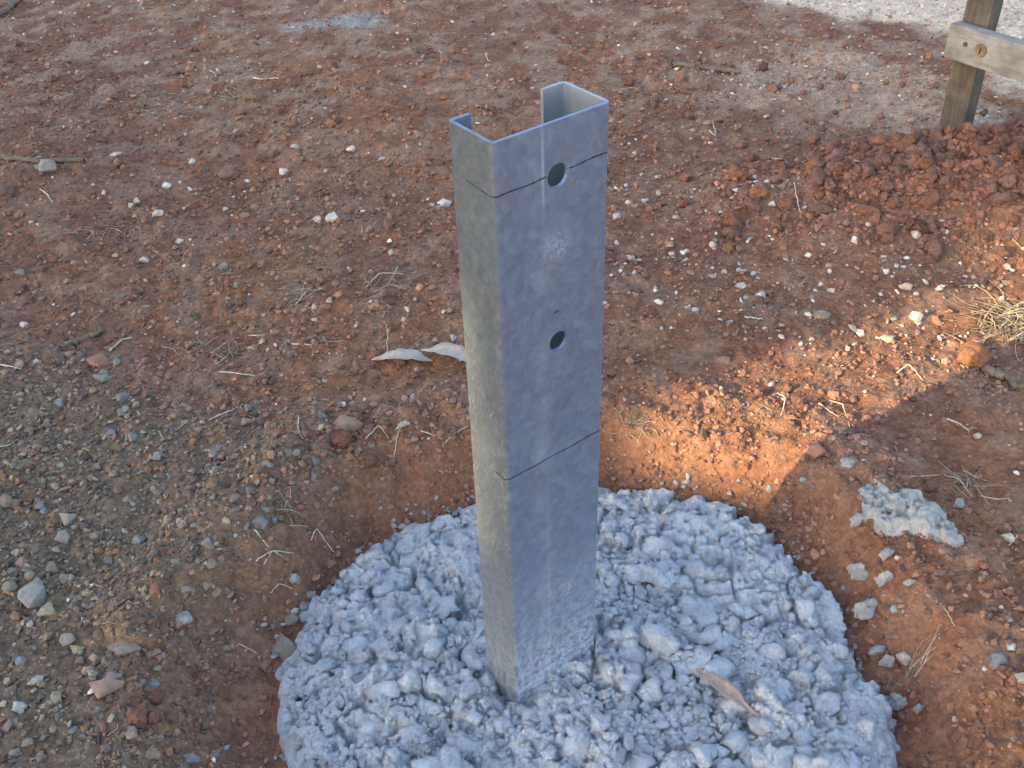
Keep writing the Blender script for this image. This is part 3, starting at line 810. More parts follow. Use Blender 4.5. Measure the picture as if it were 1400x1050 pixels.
named = [
 # px, py, w, h, colour, meshes, name, label, category
 (44, 818, 40, 40, (0.23, 0.225, 0.195), 's', 'largest rounded grey stone in the gravel at the left edge'),
 (170, 890, 54, 30, TAN, 's', 'big flat tan stone with a notched front in the lower left gravel'),
 (144, 946, 52, 34, (0.24, 0.165, 0.125), 's', 'blocky reddish-tan stone lying in the lower left gravel'),
 (388, 890, 44, 36, (0.20, 0.18, 0.145), 's', 'grey-tan boulder-shaped stone touching the left rim of the concrete'),
 (364, 914, 20, 20, (0.22, 0.13, 0.08), 's', 'small round brown stone under the grey-tan stone at the concrete rim'),
 (400, 850, 25, 19, (0.19, 0.165, 0.13), 's', 'brown egg-shaped stone above the grey-tan one at the concrete rim'),
 (417, 836, 20, 18, (0.16, 0.155, 0.15), 's', 'small grey stone wedged against the upper left concrete rim'),
 (420, 1038, 40, 22, (0.21, 0.17, 0.125), 's', 'tan stone at the bottom edge against the concrete'),
 (355, 717, 30, 21, (0.15, 0.155, 0.15), 's', 'smooth blue-grey stone at the tip of the gravel by the pit'),
 (96, 713, 29, 27, (0.22, 0.20, 0.165), 's', 'pale grey-tan angular stone high in the left gravel'),
 (87, 738, 28, 20, (0.19, 0.18, 0.155), 's', 'flat grey stone just below the pale angular one in the gravel'),
 (67, 836, 24, 24, (0.27, 0.235, 0.17), 's', 'tan stone leaning on the largest grey stone'),
 (93, 876, 24, 20, (0.20, 0.19, 0.16), 's', 'round grey-tan stone left of the big flat tan stone'),
 (108, 889, 28, 16, (0.27, 0.22, 0.12), 's', 'yellowish wedge stone beside the big flat tan stone'),
 (254, 856, 30, 19, (0.27, 0.26, 0.25), 's', 'grey and white mottled stone where gravel meets red clay'),
 (268, 842, 24, 15, (0.22, 0.195, 0.165), 's', 'brown-grey stone behind the mottled one at the gravel edge'),
 (154, 929, 30, 15, (0.22, 0.20, 0.165), 's', 'long grey-tan stone behind the blocky reddish stone'),
 (210, 937, 20, 14, (0.14, 0.15, 0.155), 's', 'small flat slate-grey stone right of the blocky reddish stone'),
 (190, 741, 24, 18, (0.165, 0.17, 0.165), 's', 'slate-grey stone in the upper middle of the gravel'),
 (138, 498, 36, 22, (0.24, 0.12, 0.07), 's', 'orange-brown stone at the upper edge of the gravel'),
 (140, 520, 27, 17, (0.20, 0.19, 0.155), 's', 'pale olive stone below the orange-brown one'),
 (476, 584, 44, 26, (0.20, 0.145, 0.10), 's', 'brown stone perched on the bank left of the post'),
 (68, 233, 30, 24, (0.21, 0.19, 0.17), 's', 'pale grey stone beside a stick near the left edge'),
 (56, 232, 15, 20, (0.14, 0.15, 0.15), 's', 'dark grey stone leaning on the pale stone by the stick'),
 (313, 243, 30, 19, (0.23, 0.13, 0.10), 'c', 'pinkish-brown clod in the upper left open ground'),
 (347, 135, 32, 19, (0.20, 0.135, 0.09), 'c', 'brown clod with straw beside it in the upper left'),
 (8, 266, 24, 26, (0.19, 0.115, 0.085), 'c', 'reddish clod cut by the left edge of the picture'),
 (606, 281, 25, 14, WHT, 's', 'largest white pebble just left of the post'),
 (1330, 496, 46, 40, ORG, 'c', 'big orange clod in the sun patch with a root behind it'),
 (1116, 617, 32, 32, (0.27, 0.14, 0.085), 's', 'sharp-edged red-brown stone at the edge of the sun patch'),
 (987, 495, 24, 16, (0.27, 0.165, 0.11), 's', 'tan-pink stone in the sun patch right of the post'),
 (1123, 434, 28, 16, (0.24, 0.18, 0.125), 's', 'flat tan-brown stone above the sun patch'),
 (1238, 394, 24, 13, CRM, 's', 'oblong cream stone above the sun patch near the right edge'),
 (1175, 458, 14, 13, WHT, 's', 'rounded white pebble at the top of the sun patch'),
 (1212, 464, 22, 12, (0.58, 0.46, 0.30), 's', 'oblong cream pebble right of the rounded white one in the sun'),
 (1252, 436, 20, 17, (0.50, 0.42, 0.36), 's', 'pinkish-white stone between sun patch and grass tuft'),
 (1378, 738, 18, 18, (0.62, 0.53, 0.40), 's', 'cream triangular stone chip on the right above the clay slope'),
 (1364, 905, 30, 26, BLU, 's', 'blue-grey stone on the lower right soil'),
 (1381, 888, 14, 16, WHT, 's', 'white chip just above the blue-grey stone at lower right'),
 (1232, 911, 21, 25, (0.36, 0.29, 0.26), 's', 'pinkish stone among the concrete lumps right of the footing'),
 (1000, 318, 28, 22, BRN, 'c', 'brown rounded clod above a smaller one, right of the post'),
 (995, 341, 18, 13, (0.23, 0.115, 0.07), 'c', 'small orange clod under the brown rounded clod'),
 (1122, 290, 32, 20, BRN, 'c', 'broad brown clod in front of the soil heap'),
 (1190, 285, 46, 16, (0.225, 0.105, 0.06), 'c', 'flat rust-coloured clod in front of the soil heap'),
 (1272, 668, 22, 18, RDB, 'c', 'red-brown clod right above the concrete spill'),
 (213, 956, 28, 21, RDB, 'c', 'rounded red clod at the top of the clod cluster on the clay'),
 (185, 963, 20, 16, RDB, 'c', 'small red clod at the left of the clod cluster on the clay'),
 (190, 984, 30, 32, RDB, 'c', 'largest red clod of the cluster on the clay'),
 (213, 986, 24, 24, (0.18, 0.085, 0.06), 'c', 'dull red clod at the right of the cluster on the clay'),
 (468, 608, 34, 26, (0.18, 0.08, 0.05), 'c', 'crumbly red clod below the brown stone left of the post'),
 (505, 625, 24, 20, (0.16, 0.075, 0.05), 'c', 'dark red clod right of the crumbly one above the pit'),
]
for i, (px, py, w, h, col, kd, lab) in enumerate(named):
    place('stone' if kd == 's' else 'soil_clod', STONE_V if kd == 's' else CLOD_V, px, py, w, h, col, lab, 'stone' if kd == 's' else 'soil clod')

# lumps of concrete fallen beside the footing
conc = [
 (1170, 797, 34, 28, 'rounded pale concrete lump below the spill, right of the footing'),
 (1208, 772, 26, 20, 'concrete lump nearest the lower edge of the spill'),
 (1200, 822, 26, 22, 'crumbly concrete lump below the two pale ones'),
 (1180, 848, 52, 34, 'wide flattened concrete lump close to the right rim of the footing'),
 (1198, 893, 26, 18, 'smooth blue-grey concrete lump right of the footing'),
 (1212, 911, 25, 24, 'pale concrete lump left of the pinkish stone'),
 (1224, 967, 28, 30, 'concrete lump against the lower right rim of the footing'),
 (1254, 974, 20, 18, 'small concrete lump lying out on the clay at lower right'),
 (1310, 694, 19, 19, 'lone concrete lump right above the spill'),
 (1158, 636, 26, 13, 'flat blue-grey concrete flake under the sharp red-brown stone'),
 (1237, 819, 18, 11, 'small elongated concrete crumb out on the clay slope'),
 (1162, 746, 22, 22, 'small concrete lump left below the spill'),
 (1395, 932, 20, 22, 'concrete lump at the right edge of the picture'),
 (1212, 1000, 26, 30, 'shaded concrete lump at the bottom right rim of the footing'),
 (52, 932, 24, 13, 'pale blue concrete crumb in the lower left gravel'),
 (128, 925, 18, 14, 'whitish concrete crumb beside the blocky reddish stone'),
 (28, 970, 27, 13, 'pale blue concrete crumb nearest the lower left corner'),
]
for px, py, w, h, lab in conc:
    place('concrete_lump', DRY_V, px, py, w, h, CON, lab, 'concrete lump', thick=min(w, h) * 0.95, sink=0.12)

# loose crumbly clods of concrete lying thick over the footing
rng = np.random.default_rng(808)
CRUST_BIG = [clod_shape(2, 600 + i, 0.7) if i % 2 else rock_shape(2, 600 + i, 9, 0.32) for i in range(16)]
CRUST_SMALL = [clod_shape(1, 640 + i, 0.7) if i % 2 else rock_shape(1, 640 + i, 8, 0.3) for i in range(12)]
def crust_points(n, mask_lo, mask_hi, sd_max):
    b0 = np.array(FOOT).min(0); b1 = np.array(FOOT).max(0)
    q = b0 + (b1 - b0) * rng.random((n * 6, 2))
    q = q[(sdpoly(q[:, 0], q[:, 1], FOOT) < sd_max) & (q[:, 1] > -0.36)]
    w = 0.10 + 0.90 * sstep(mask_lo, mask_hi, fbm(q[:, 0], q[:, 1], 10, 3, 251))
    # stays clear of the steel
    l = np.stack([q[:, 0] * _c + q[:, 1] * _s, -q[:, 0] * _s + q[:, 1] * _c], -1)
    clear = (l[:, 0] < -0.008) | (l[:, 0] > POST_W + 0.008) | (l[:, 1] < -0.008) | (l[:, 1] > POST_F + 0.008)
    q = q[(rng.random(len(q)) < w) & clear]
    return q[:n]
def crust_piece(protos, q, r, sink, smooth):
    z = np.array([foot_z(a[0], a[1]) for a in q])
    pos = np.stack([q[:, 0], q[:, 1], z + r * sink], -1)
    o = scatter('crumbled_crust', protos, pos, r, np.full((len(q), 3), 0.7), rng, M_CONC, 0.28, smooth, 0.75)
    o.parent = foot; o['kind'] = 'stuff'
q = crust_points(1000, 0.40, 0.54, -0.010); r = 0.0036 + 0.0115 * rng.random(len(q)) ** 2.6
crust_piece(CRUST_BIG, q, r, 0.0, True)
q = crust_points(5200, 0.36, 0.56, -0.004); r = 0.0014 + 0.0030 * rng.random(len(q)) ** 1.8
crust_piece(CRUST_SMALL, q, r, 0.25, True)
# crumbs that fell over the rim on to the soil
q = sample_ground(60000, rng, 0.75, 1.0); sq = sdpoly(q[:, 0], q[:, 1], FOOT)
q = q[(sq > -0.006) & (rng.random(len(q)) < np.exp(-np.maximum(sq, 0) / 0.016)) & (sq < 0.09) & (fbm(q[:, 0], q[:, 1], 14, 3, 271) > 0.44)][:620]
r = 0.0010 + 0.0042 * rng.random(len(q)) ** 3
pos = np.stack([q[:, 0], q[:, 1], H(q[:, 0], q[:, 1]) + r * 0.3], -1)
o = scatter('concrete_crumbs', CRUST_SMALL, pos, r, np.full((len(q), 3), 0.7), rng, M_DRY, 0.28, True, 0.8)
tag(o, 'small grey concrete crumbs fallen round the rim of the footing', 'concrete crumbs', kind='stuff')
rl_ = random.Random(31)
fc = np.mean(np.array(FOOT), 0)
n_l = 0
for i in range(200):
    if i < 60:
        q = np.array(FOOT[i % len(FOOT)]) * (1 - (i * .37) % 1) + np.array(FOOT[(i + 1) % len(FOOT)]) * ((i * .37) % 1)
        q = q + (fc - q) / np.linalg.norm(fc - q) * rl_.uniform(0.012, 0.035)
    else:
        q = fc + np.array([rl_.uniform(-.30, .30), rl_.uniform(-.20, .26)])
        if sdpoly(q[0], q[1], FOOT) > -0.04 or np.hypot(*(q - post_pt(POST_W / 2, 0.02))) < 0.085: continue
    if i >= 70 and float(fbm(q[0], q[1], 11, 3, 241)) < rl_.uniform(.36, .62): continue
    r_ = 0.0042 + 0.0095 * rl_.random() ** 2.0
    n_l = n_l + 1
    if n_l > 295: break
    o = bpy.data.objects.new('lump', rl_.choice(CONC_V)); C.objects.link(o); o.parent = foot
    o.scale = (r_ * rl_.uniform(.9, 1.4), r_ * rl_.uniform(.9, 1.3), r_ * rl_.uniform(.7, .95))
    o.rotation_euler = (rl_.uniform(-1.2, 1.2), rl_.uniform(-1.2, 1.2), rl_.uniform(0, 6.28))
    o.location = (q[0], q[1], foot_z(q[0], q[1]) + r_ * rl_.uniform(-.2, .3))

# alike stones: one label for each kind, the sightings of the bigger ones first
ORD = ['leftmost', 'second from the left', 'third from the left', 'fourth from the left', 'fifth from the left', 'sixth from the left', 'seventh from the left', 'eighth from the left',
       'ninth from the left', 'tenth from the left', 'eleventh from the left', 'twelfth from the left', 'thirteenth from the left', 'fourteenth from the left', 'fifteenth from the left', 'sixteenth from the left', 'seventeenth from the left', 'eighteenth from the left', 'nineteenth from the left', 'twentieth from the left']
def region(px, py):
    if px < 330 and py > 760: return 'in the lower left gravel'
    if px < 480 and py > 530: return 'in the upper left gravel'
    if px < 640 and py > 340: return 'above the left gravel'
    if px < 300 and py <= 340: return 'on the far left open soil'
    if px < 640: return 'on the soil left of the post top'
    if py > 690: return 'on the clay right of the footing'
    if py > 480: return 'in or beside the sun patch'
    if px < 1000: return 'just right of the post'
    if py > 310: return 'above the sun patch'
    return 'near the timber stake'
def by_place(items, noun):
    """items: (object, px, py, look) -> a label of its own for each"""
    bk = {}
    for it in items: bk.setdefault((it[3], region(it[1], it[2])), []).append(it)
    for (look, reg), li in bk.items():
        li.sort(key=lambda q: q[1])
        for i, it in enumerate(li):
            it[0]['label'] = (look + ' ' + noun + ' ' + reg) if len(li) == 1 else (look + ' ' + noun + ' ' + reg + ', ' + ORD[min(i, 19)])
def look_of(col):
    if col[0] > 0.55 and col[2] > 0.44: return 'white'
    if col[0] > 0.42: return 'cream'
    if col[2] >= col[0] * 0.97: return 'blue-grey'
    return 'tan' if col[2] < col[0] * 0.80 else 'grey'
def alike(name, meshes, pts, cols, noun, cat, group):
    its = []
    for px, py, w, h in pts:
        col = rs.choice(cols)
        o = place(name, meshes, px, py, w, h, col, noun, cat, group)
        its.append((o, px, py, ('small ' if w < 12 else '') + look_of(col)))
    by_place(its, noun)
alike('white_pebble', PEB_V, [(158, 213, 22, 10), (230, 256, 16, 13), (180, 283, 10, 13), (187, 276, 9, 12), (217, 296, 20, 10), (403, 202, 14, 11), (389, 237, 15, 13),
  (434, 302, 14, 13), (455, 302, 22, 14), (263, 223, 13, 11), (308, 286, 9, 11), (246, 331, 17, 10), (142, 266, 11, 10), (52, 216, 11, 6), (480, 207, 16, 10), (522, 218, 9, 7), (590, 280, 9, 9),
  (843, 298, 14, 13), (861, 278, 15, 9), (882, 276, 12, 8), (923, 299, 12, 9), (867, 212, 9, 8), (535, 347, 12, 12), (1360, 231, 14, 11), (1170, 330, 16, 16), (1275, 338, 26, 13), (1255, 314, 18, 18),
  (1048, 160, 11, 6), (975, 336, 13, 12), (197, 357, 18, 12), (33, 446, 13, 14), (450, 413, 11, 11), (1137, 398, 17, 9), (1040, 404, 17, 12), (1012, 392, 20, 10), (1376, 366, 13, 12),
  (1054, 527, 13, 10), (985, 534, 9, 11), (1335, 597, 14, 10), (1010, 371, 9, 7), (990, 371, 9, 7), (1133, 374, 9, 7), (1369, 829, 8, 9), (1226, 763, 9, 8), (1345, 917, 9, 14), (236, 854, 12, 9), (1304, 990, 10, 14),
  (366, 480, 6, 6), (385, 514, 7, 6), (443, 521, 9, 7), (557, 425, 12, 12), (552, 437, 9, 8), (620, 465, 15, 14), (622, 482, 8, 7), (567, 410, 7, 7), (430, 421, 9, 8), (444, 522, 9, 8), (1210, 345, 16, 8), (905, 450, 9, 8), (848, 372, 9, 9), (940, 345, 12, 9), (1105, 350, 12, 9), (1030, 375, 11, 8)],
  [WHT, CRM, (0.52, 0.47, 0.42), (0.45, 0.37, 0.31)], 'pebble', 'pebble', 'white and cream pebbles on the red soil')
alike('gravel_stone', PEB_V, [(32, 770, 22, 18), (15, 804, 26, 18), (72, 780, 18, 20), (88, 793, 20, 16), (210, 785, 13, 16), (66, 872, 16, 16), (78, 955, 22, 20), (12, 994, 24, 16),
  (134, 968, 20, 9), (260, 1040, 30, 15), (180, 1005, 20, 18), (218, 1011, 14, 14), (240, 1003, 15, 12), (280, 790, 17, 15), (289, 773, 22, 16), (338, 722, 15, 14), (374, 713, 12, 14), (28, 500, 17, 14), (160, 497, 12, 15),
  (168, 547, 20, 17), (82, 553, 18, 13), (167, 566, 17, 14), (182, 600, 16, 22), (152, 596, 17, 16), (216, 625, 18, 15), (292, 623, 18, 15), (301, 612, 15, 9), (258, 560, 14, 10), (340, 560, 16, 14), (338, 582, 17, 12), (440, 571, 20, 12),
  (431, 628, 15, 16), (428, 651, 13, 14), (320, 684, 13, 14), (342, 673, 16, 14), (10, 688, 24, 20), (55, 693, 16, 13), (212, 670, 16, 10), (92, 386, 14, 11), (28, 375, 18, 12), (305, 364, 20, 15), (146, 590, 12, 12), (186, 556, 14, 12), (60, 700, 12, 10), (455, 645, 15, 14), (404, 877, 14, 11), (375, 863, 10, 12), (425, 815, 18, 12), (133, 640, 14, 10), (155, 650, 16, 12), (20, 640, 18, 12), (60, 660, 12, 10),
  (110, 905, 16, 14), (130, 900, 18, 14), (30, 905, 20, 14), (225, 905, 18, 12), (195, 935, 14, 11), (100, 1000, 16, 12), (20, 1030, 18, 14), (145, 1025, 15, 13), (60, 1010, 14, 12), (215, 915, 14, 10), (640, 230 + 330, 9, 9), (405, 620, 13, 12), (370, 640, 14, 10), (250, 720, 15, 13), (270, 700, 13, 11), (240, 770, 14, 12), (285, 745, 16, 13), (130, 735, 14, 12), (150, 770, 16, 12), (110, 760, 15, 12)],
  [GY, TAN, OLV, BLU, (0.20, 0.155, 0.11), (0.14, 0.135, 0.13)], 'stone', 'stone', 'larger stones in the left gravel')

# random alike clods and pebbles on the open soil
rng = np.random.default_rng(77)
def project(p):
    d = np.asarray(p) - CAM; z = d @ _fw
    return 700 + FPX * (d @ RT) / z, 525 - FPX * (d @ UP) / z
cnt = 0
while cnt < 190:
    q = sample_ground(1, rng, 1.9, 1.0)[0]
    if sdpoly(q[0], q[1], FOOT) < 0.10 or sdpoly(q[0], q[1], GRAVEL) < 0.02 or sdpoly(q[0], q[1], PALE) < 0: continue
    z = float(H(q[0], q[1])); u, v = project((q[0], q[1], z))
    if not (-20 < u < 1420 and 60 < v < 1060): continue
    if rng.random() < sstep(1.0, 2.0, q[1]) * 0.8: continue
    w = rng.uniform(9, 17)
    place('red_clod', SMALLCLOD_V, u, v, w, w * rng.uniform(.65, .95), tuple(pick(REDS, 1, rng)[0]), 'small red-brown soil clod lying on the open ground', 'soil clod', 'small red clods on the open ground', at=np.array([q[0], q[1], z]))
    cnt += 1
cnt = 0
while cnt < 260:
    a = rng.normal(0, 0.17), rng.normal(0, 0.075)
    x, y = MOUND[0] + a[0] - 0.03, MOUND[1] + a[1] - 0.01
    z = float(H(x, y)); u, v = project((x, y, z))
    if u > 1460: continue
    w = rng.uniform(10, 24) if rng.random() < .75 else rng.uniform(22, 36)
    place('heap_clod', SMALLCLOD_V, u, v, w, w * rng.uniform(.7, .95), tuple(pick([(0.20, 0.09, 0.058), (0.23, 0.105, 0.062), (0.16, 0.08, 0.058), (0.19, 0.10, 0.075)], 1, rng)[0]),
          'rust-red soil clod in the heap at the foot of the timber stake', 'soil clod', 'clods in the heap round the stake', at=np.array([x, y, z]))
    cnt += 1

# ------------------------------------------------------------------ galvanised post
post = empty('steel_post', (0, 0, 0), YAW)
tag(post, 'upright galvanised steel C-section post with two bolt holes set in concrete', 'steel post')
def build_post():
    W, Hh, Fl, L, T = POST_W, POST_H, POST_F, POST_L, POST_T
    ro = 0.0042; ri = ro - T; zb = -0.10
    holes = [(0.0545, 0.5507, 0.0090), (0.0545, 0.4121, 0.0085)]
    def arc(cx, cy, a0, a1, n=7):
        return [((cx + ro * math.cos(a), cy + ro * math.sin(a)), (cx + ri * math.cos(a), cy + ri * math.sin(a))) for a in np.linspace(a0, a1, n)]
    pi = math.pi
    def prof_mesh(pairs, name):
        n = len(pairs); V = []; F = []
        bev = 0.0003
        for z, s in ((zb, 0), (Hh - bev, 0), (Hh, 1)):
            for (o, i) in pairs:
                if s:
                    m_ = ((o[0] + i[0]) / 2, (o[1] + i[1]) / 2)
                    o = (o[0] + (m_[0] - o[0]) * .35, o[1] + (m_[1] - o[1]) * .35); i = (i[0] + (m_[0] - i[0]) * .35, i[1] + (m_[1] - i[1]) * .35)
                V.append((o[0], o[1], z)); V.append((i[0], i[1], z))
        for lv in range(2):
            a = lv * 2 * n; b_ = (lv + 1) * 2 * n
            for k in range(n - 1):
                F.append((a + 2 * k, a + 2 * k + 2, b_ + 2 * k + 2, b_ + 2 * k))
                F.append((a + 2 * k + 3, a + 2 * k + 1, b_ + 2 * k + 1, b_ + 2 * k + 3))
            F.append((a + 1, a, b_, b_ + 1)); F.append((a + 2 * n - 2, a + 2 * n - 1, b_ + 2 * n - 1, b_ + 2 * n - 2))
        t = 4 * n
        for k in range(n - 1): F.append((t + 2 * k, t + 2 * k + 2, t + 2 * k + 3, t + 2 * k + 1))
        return V, F
    def mk(name, V, F):
        me = bpy.data.meshes.new(name); me.from_pydata(V, [], F)
        bm = bmesh.new(); bm.from_mesh(me); bmesh.ops.recalc_face_normals(bm, faces=bm.faces); bm.to_mesh(me); bm.free()
        me.shade_smooth(); me.set_sharp_from_angle(angle=math.radians(28))
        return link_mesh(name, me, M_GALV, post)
    # flanges with their lips
    fl = [((0, ro), (T, ro)), ((0, Fl - ro), (T, Fl - ro))]
    mk('flange', *prof_mesh(fl, 'flange'))
    mk('flange', *prof_mesh([((W, Fl - ro), (W - T, Fl - ro)), ((W, ro), (W - T, ro))], 'flange'))
    lipl = arc(ro, Fl - ro, pi, pi / 2) + [((L, Fl), (L, Fl - T))]
    mk('lip', *prof_mesh(lipl, 'lip'))
    lipr = arc(W - ro, Fl - ro, 0, pi / 2) + [((W - L * 1.25, Fl), (W - L * 1.25, Fl - T))]
    mk('lip', *prof_mesh(lipr, 'lip'))
    # web: two bends and a flat plate with round holes
    V = []; F = []
    def addm(v, f):
        o = len(V); V.extend(v); F.extend([tuple(i + o for i in q) for q in f])
    addm(*prof_mesh(arc(ro, ro, pi, 1.5 * pi), 'b')); addm(*prof_mesh(arc(W - ro, ro, 1.5 * pi, 2 * pi), 'b'))
    x0, x1 = ro, W - ro
    bands = [zb]; hs = 0.0125
    for (hx, hz, hr) in sorted(holes, key=lambda q: q[1]): bands += [hz - hs, hz + hs]
    bands.append(Hh - 0.0003)
    def rect(a, b_, c, d):
        addm([(a, 0, c), (b_, 0, c), (b_, 0, d), (a, 0, d), (a, T, c), (b_, T, c), (b_, T, d), (a, T, d)], [(0, 1, 2, 3), (5, 4, 7, 6)])
    sh = sorted(holes, key=lambda q: q[1])
    for k in range(len(bands) - 1):
        z0, z1 = bands[k], bands[k + 1]
        if k % 2 == 0: rect(x0, x1, z0, z1)
        else:
            hx, hz, hr = sh[k // 2]
            rect(x0, hx - hs, z0, z1); rect(hx + hs, x1, z0, z1)
            n = 40; v = []; f = []
            for q in range(n):
                a = 2 * pi * q / n; ca, sa = math.cos(a), math.sin(a)
                m_ = hs / max(abs(ca), abs(sa))
                v += [(hx + m_ * ca, 0, hz + m_ * sa), (hx + hr * ca, 0, hz + hr * sa), (hx + hr * ca, T, hz + hr * sa), (hx + m_ * ca, T, hz + m_ * sa)]
            for q in range(n):
                a = 4 * q; b_ = 4 * ((q + 1) % n)
                f += [(a, b_, b_ + 1, a + 1), (a + 1, b_ + 1, b_ + 2, a + 2), (a + 2, b_ + 2, b_ + 3, a + 3)]
            addm(v, f)
    addm([(x0, 0, Hh - .0003), (x1, 0, Hh - .0003), (x1, T * .175, Hh), (x0, T * .175, Hh), (x0, T * .825, Hh), (x1, T * .825, Hh), (x0, T, Hh - .0003), (x1, T, Hh - .0003)],
         [(0, 1, 2, 3), (3, 2, 5, 4), (4, 5, 7, 6)])
    mk('web', V, F)
    # marker lines
    def pen(pts, name='pen_line', wd=0.0011):
        V = []; F = []
        n = len(pts); r_ = random.Random(len(pts) * 7)
        for k, (x, y, z, nx, ny) in enumerate(pts):
            h = wd * 0.5 * (0.55 + 0.6 * r_.random()) * (0.3 if k in (0, n - 1) else 1)
            e = 0.00025
            V += [(x + nx * e, y + ny * e, z - h), (x + nx * e, y + ny * e, z + h)]
        for k in range(n - 1): F.append((2 * k, 2 * k + 2, 2 * k + 3, 2 * k + 1))
        me = bpy.data.meshes.new(name); me.from_pydata(V, [], F)
        return link_mesh(name, me, M_INK, post)
    def webline(za, zb_, xa, xb, n=30):
        return [(x, 0, za + (zb_ - za) * (x / W) + 0.0004 * math.sin(x * 160), 0, -1) for x in np.linspace(xa, xb, n)]
    def wrap(z, depth, xb, zslope):
        pts = [(0, y, z + (y - ro) * 0.06, -1, 0) for y in np.linspace(depth, ro, 10)]
        pts += [(ro + ro * math.cos(a), ro + ro * math.sin(a), z, math.cos(a), math.sin(a)) for a in np.linspace(pi, 1.5 * pi, 6)[1:]]
        return pts + webline(z, z + zslope, ro + .001, xb)
    z1 = POST_H - 0.0582 * S + 0.0005; z2 = POST_H - 0.4351 * S
    pen(wrap(z1, 0.032, 0.0450, 0.002)); pen(webline(z1, z1 + 0.002, 0.0645, W - 0.002))
    pen(wrap(z2, 0.016, W - 0.0015, 0.0))
    pen([(x, 0, 0.4395 + (x - .05) * .1, 0, -1) for x in np.linspace(0.0495, 0.0548, 6)])
build_post()

# ------------------------------------------------------------------ timber hurdle
def box_mesh(name, sx, sy, sz, bev=0.002, jit=0.0, cuts=0, seed=0):
    bm = bmesh.new(); bmesh.ops.create_cube(bm, size=1.0)
    bmesh.ops.scale(bm, vec=(sx, sy, sz), verts=bm.verts)
    if cuts:
        ax = [sx, sy, sz].index(max(sx, sy, sz))
        ed = [e for e in bm.edges if abs((e.verts[0].co - e.verts[1].co)[ax]) > 1e-6]
        bmesh.ops.subdivide_edges(bm, edges=ed, cuts=cuts, use_grid_fill=True)
    bmesh.ops.bevel(bm, geom=[e for e in bm.edges if e.is_manifold and e.calc_face_angle(0) > 0.5], offset=bev, segments=2, affect='EDGES', profile=0.6)
    for v in bm.verts:
        n = mnoise.noise_vector(v.co * 9 + Vector((seed, 0, 0)))
        v.co += n * jit
    me = bpy.data.meshes.new(name); bm.to_mesh(me); bm.free(); me.shade_smooth(); me.set_sharp_from_angle(angle=math.radians(40))
    return me
SB = on_ground(1303, 184)
hurdle = empty('timber_hurdle', (SB[0], SB[1], SB[2] - 0.02))
tag(hurdle, 'weathered timber stake with a grey rail nailed across it, upper right', 'timber hurdle')
sp_ = px_size(SB)
stw = 0.045
RAILZ = 0.193
def build_hurdle():
    # rail direction from two sightings of its top edge
    base_h = SB[2] - 0.02
    ra = P(1292, 24, base_h + RAILZ + 0.036); rb = P(1400, 57, base_h + RAILZ + 0.036)
    d = np.array(rb - ra)[:2]; ang = math.atan2(d[1], d[0])
    th = ang
    st = link_mesh('stake', box_mesh('stake', stw, stw * 0.8, 0.62, 0.002, 0.0012, 12), M_STAKE, hurdle)
    st.location = (0, 0, 0.22); st.rotation_euler = (0.0, 0.0, th + 0.10)
    ln = 1.15; hgt = 0.057; thk = 0.024
    nrm = np.array([math.sin(ang), -math.cos(ang)])
    c0 = ra[:2] - SB[:2]
    dv = np.array([math.cos(ang), math.sin(ang)])
    # rail end is a stub past the stake; keep the rail against its camera-side face
    off = -0.024
    end = dv * off + nrm * (stw * 0.5 + thk * 0.5 + 0.001)
    rc = end + dv * ln * 0.5
    rl = link_mesh('rail', box_mesh('rail', ln, thk, hgt, 0.002, 0.001, 16, 4), M_RAIL, hurdle)
    rl.location = (rc[0], rc[1], RAILZ); rl.rotation_euler = (0, 0, ang)
    # knot and nail on the rail face
    def disc(name, r, dp, xo, zo, mat, parent, seg=16, ex=1.0):
        bm = bmesh.new(); bmesh.ops.create_cone(bm, cap_ends=True, segments=seg, radius1=r, radius2=r * 0.8, depth=dp)
        bmesh.ops.rotate(bm, verts=bm.verts, matrix=Matrix.Rotation(math.pi / 2, 3, 'X'))
        bmesh.ops.scale(bm, vec=(1, 1, ex), verts=bm.verts)
        me = bpy.data.meshes.new(name); bm.to_mesh(me); bm.free(); me.shade_smooth(); me.set_sharp_from_angle(angle=0.6)
        o = link_mesh(name, me, mat, parent); o.location = (xo - ln * 0.5, -thk * 0.5 - 0.0006, zo); return o
    k = disc('knot', 0.0125, 0.003, 0.066, 0.001, M_KNOT, rl)
    disc('nail_head', 0.0045, 0.003, 0.036, 0.003, M_NAIL, rl)
    # crack in the knot
    cme = box_mesh('crack', 0.002, 0.002, 0.011, 0.0008)
    cr = link_mesh('crack', cme, M_INK, rl); cr.location = (0.066 - ln * 0.5, -thk * 0.5 - 0.0022, 0.001); cr.rotation_euler = (0, 0.15, 0)
    st2 = link_mesh('stake', box_mesh('stake', stw, stw * 0.8, 0.62, 0.002, 0.0012, 12, 3), M_STAKE, hurdle)
    e2 = dv * (ln - 0.12)
    st2.location = (e2[0], e2[1], 0.22); st2.rotation_euler = (0, 0, th + 0.05)
build_hurdle()

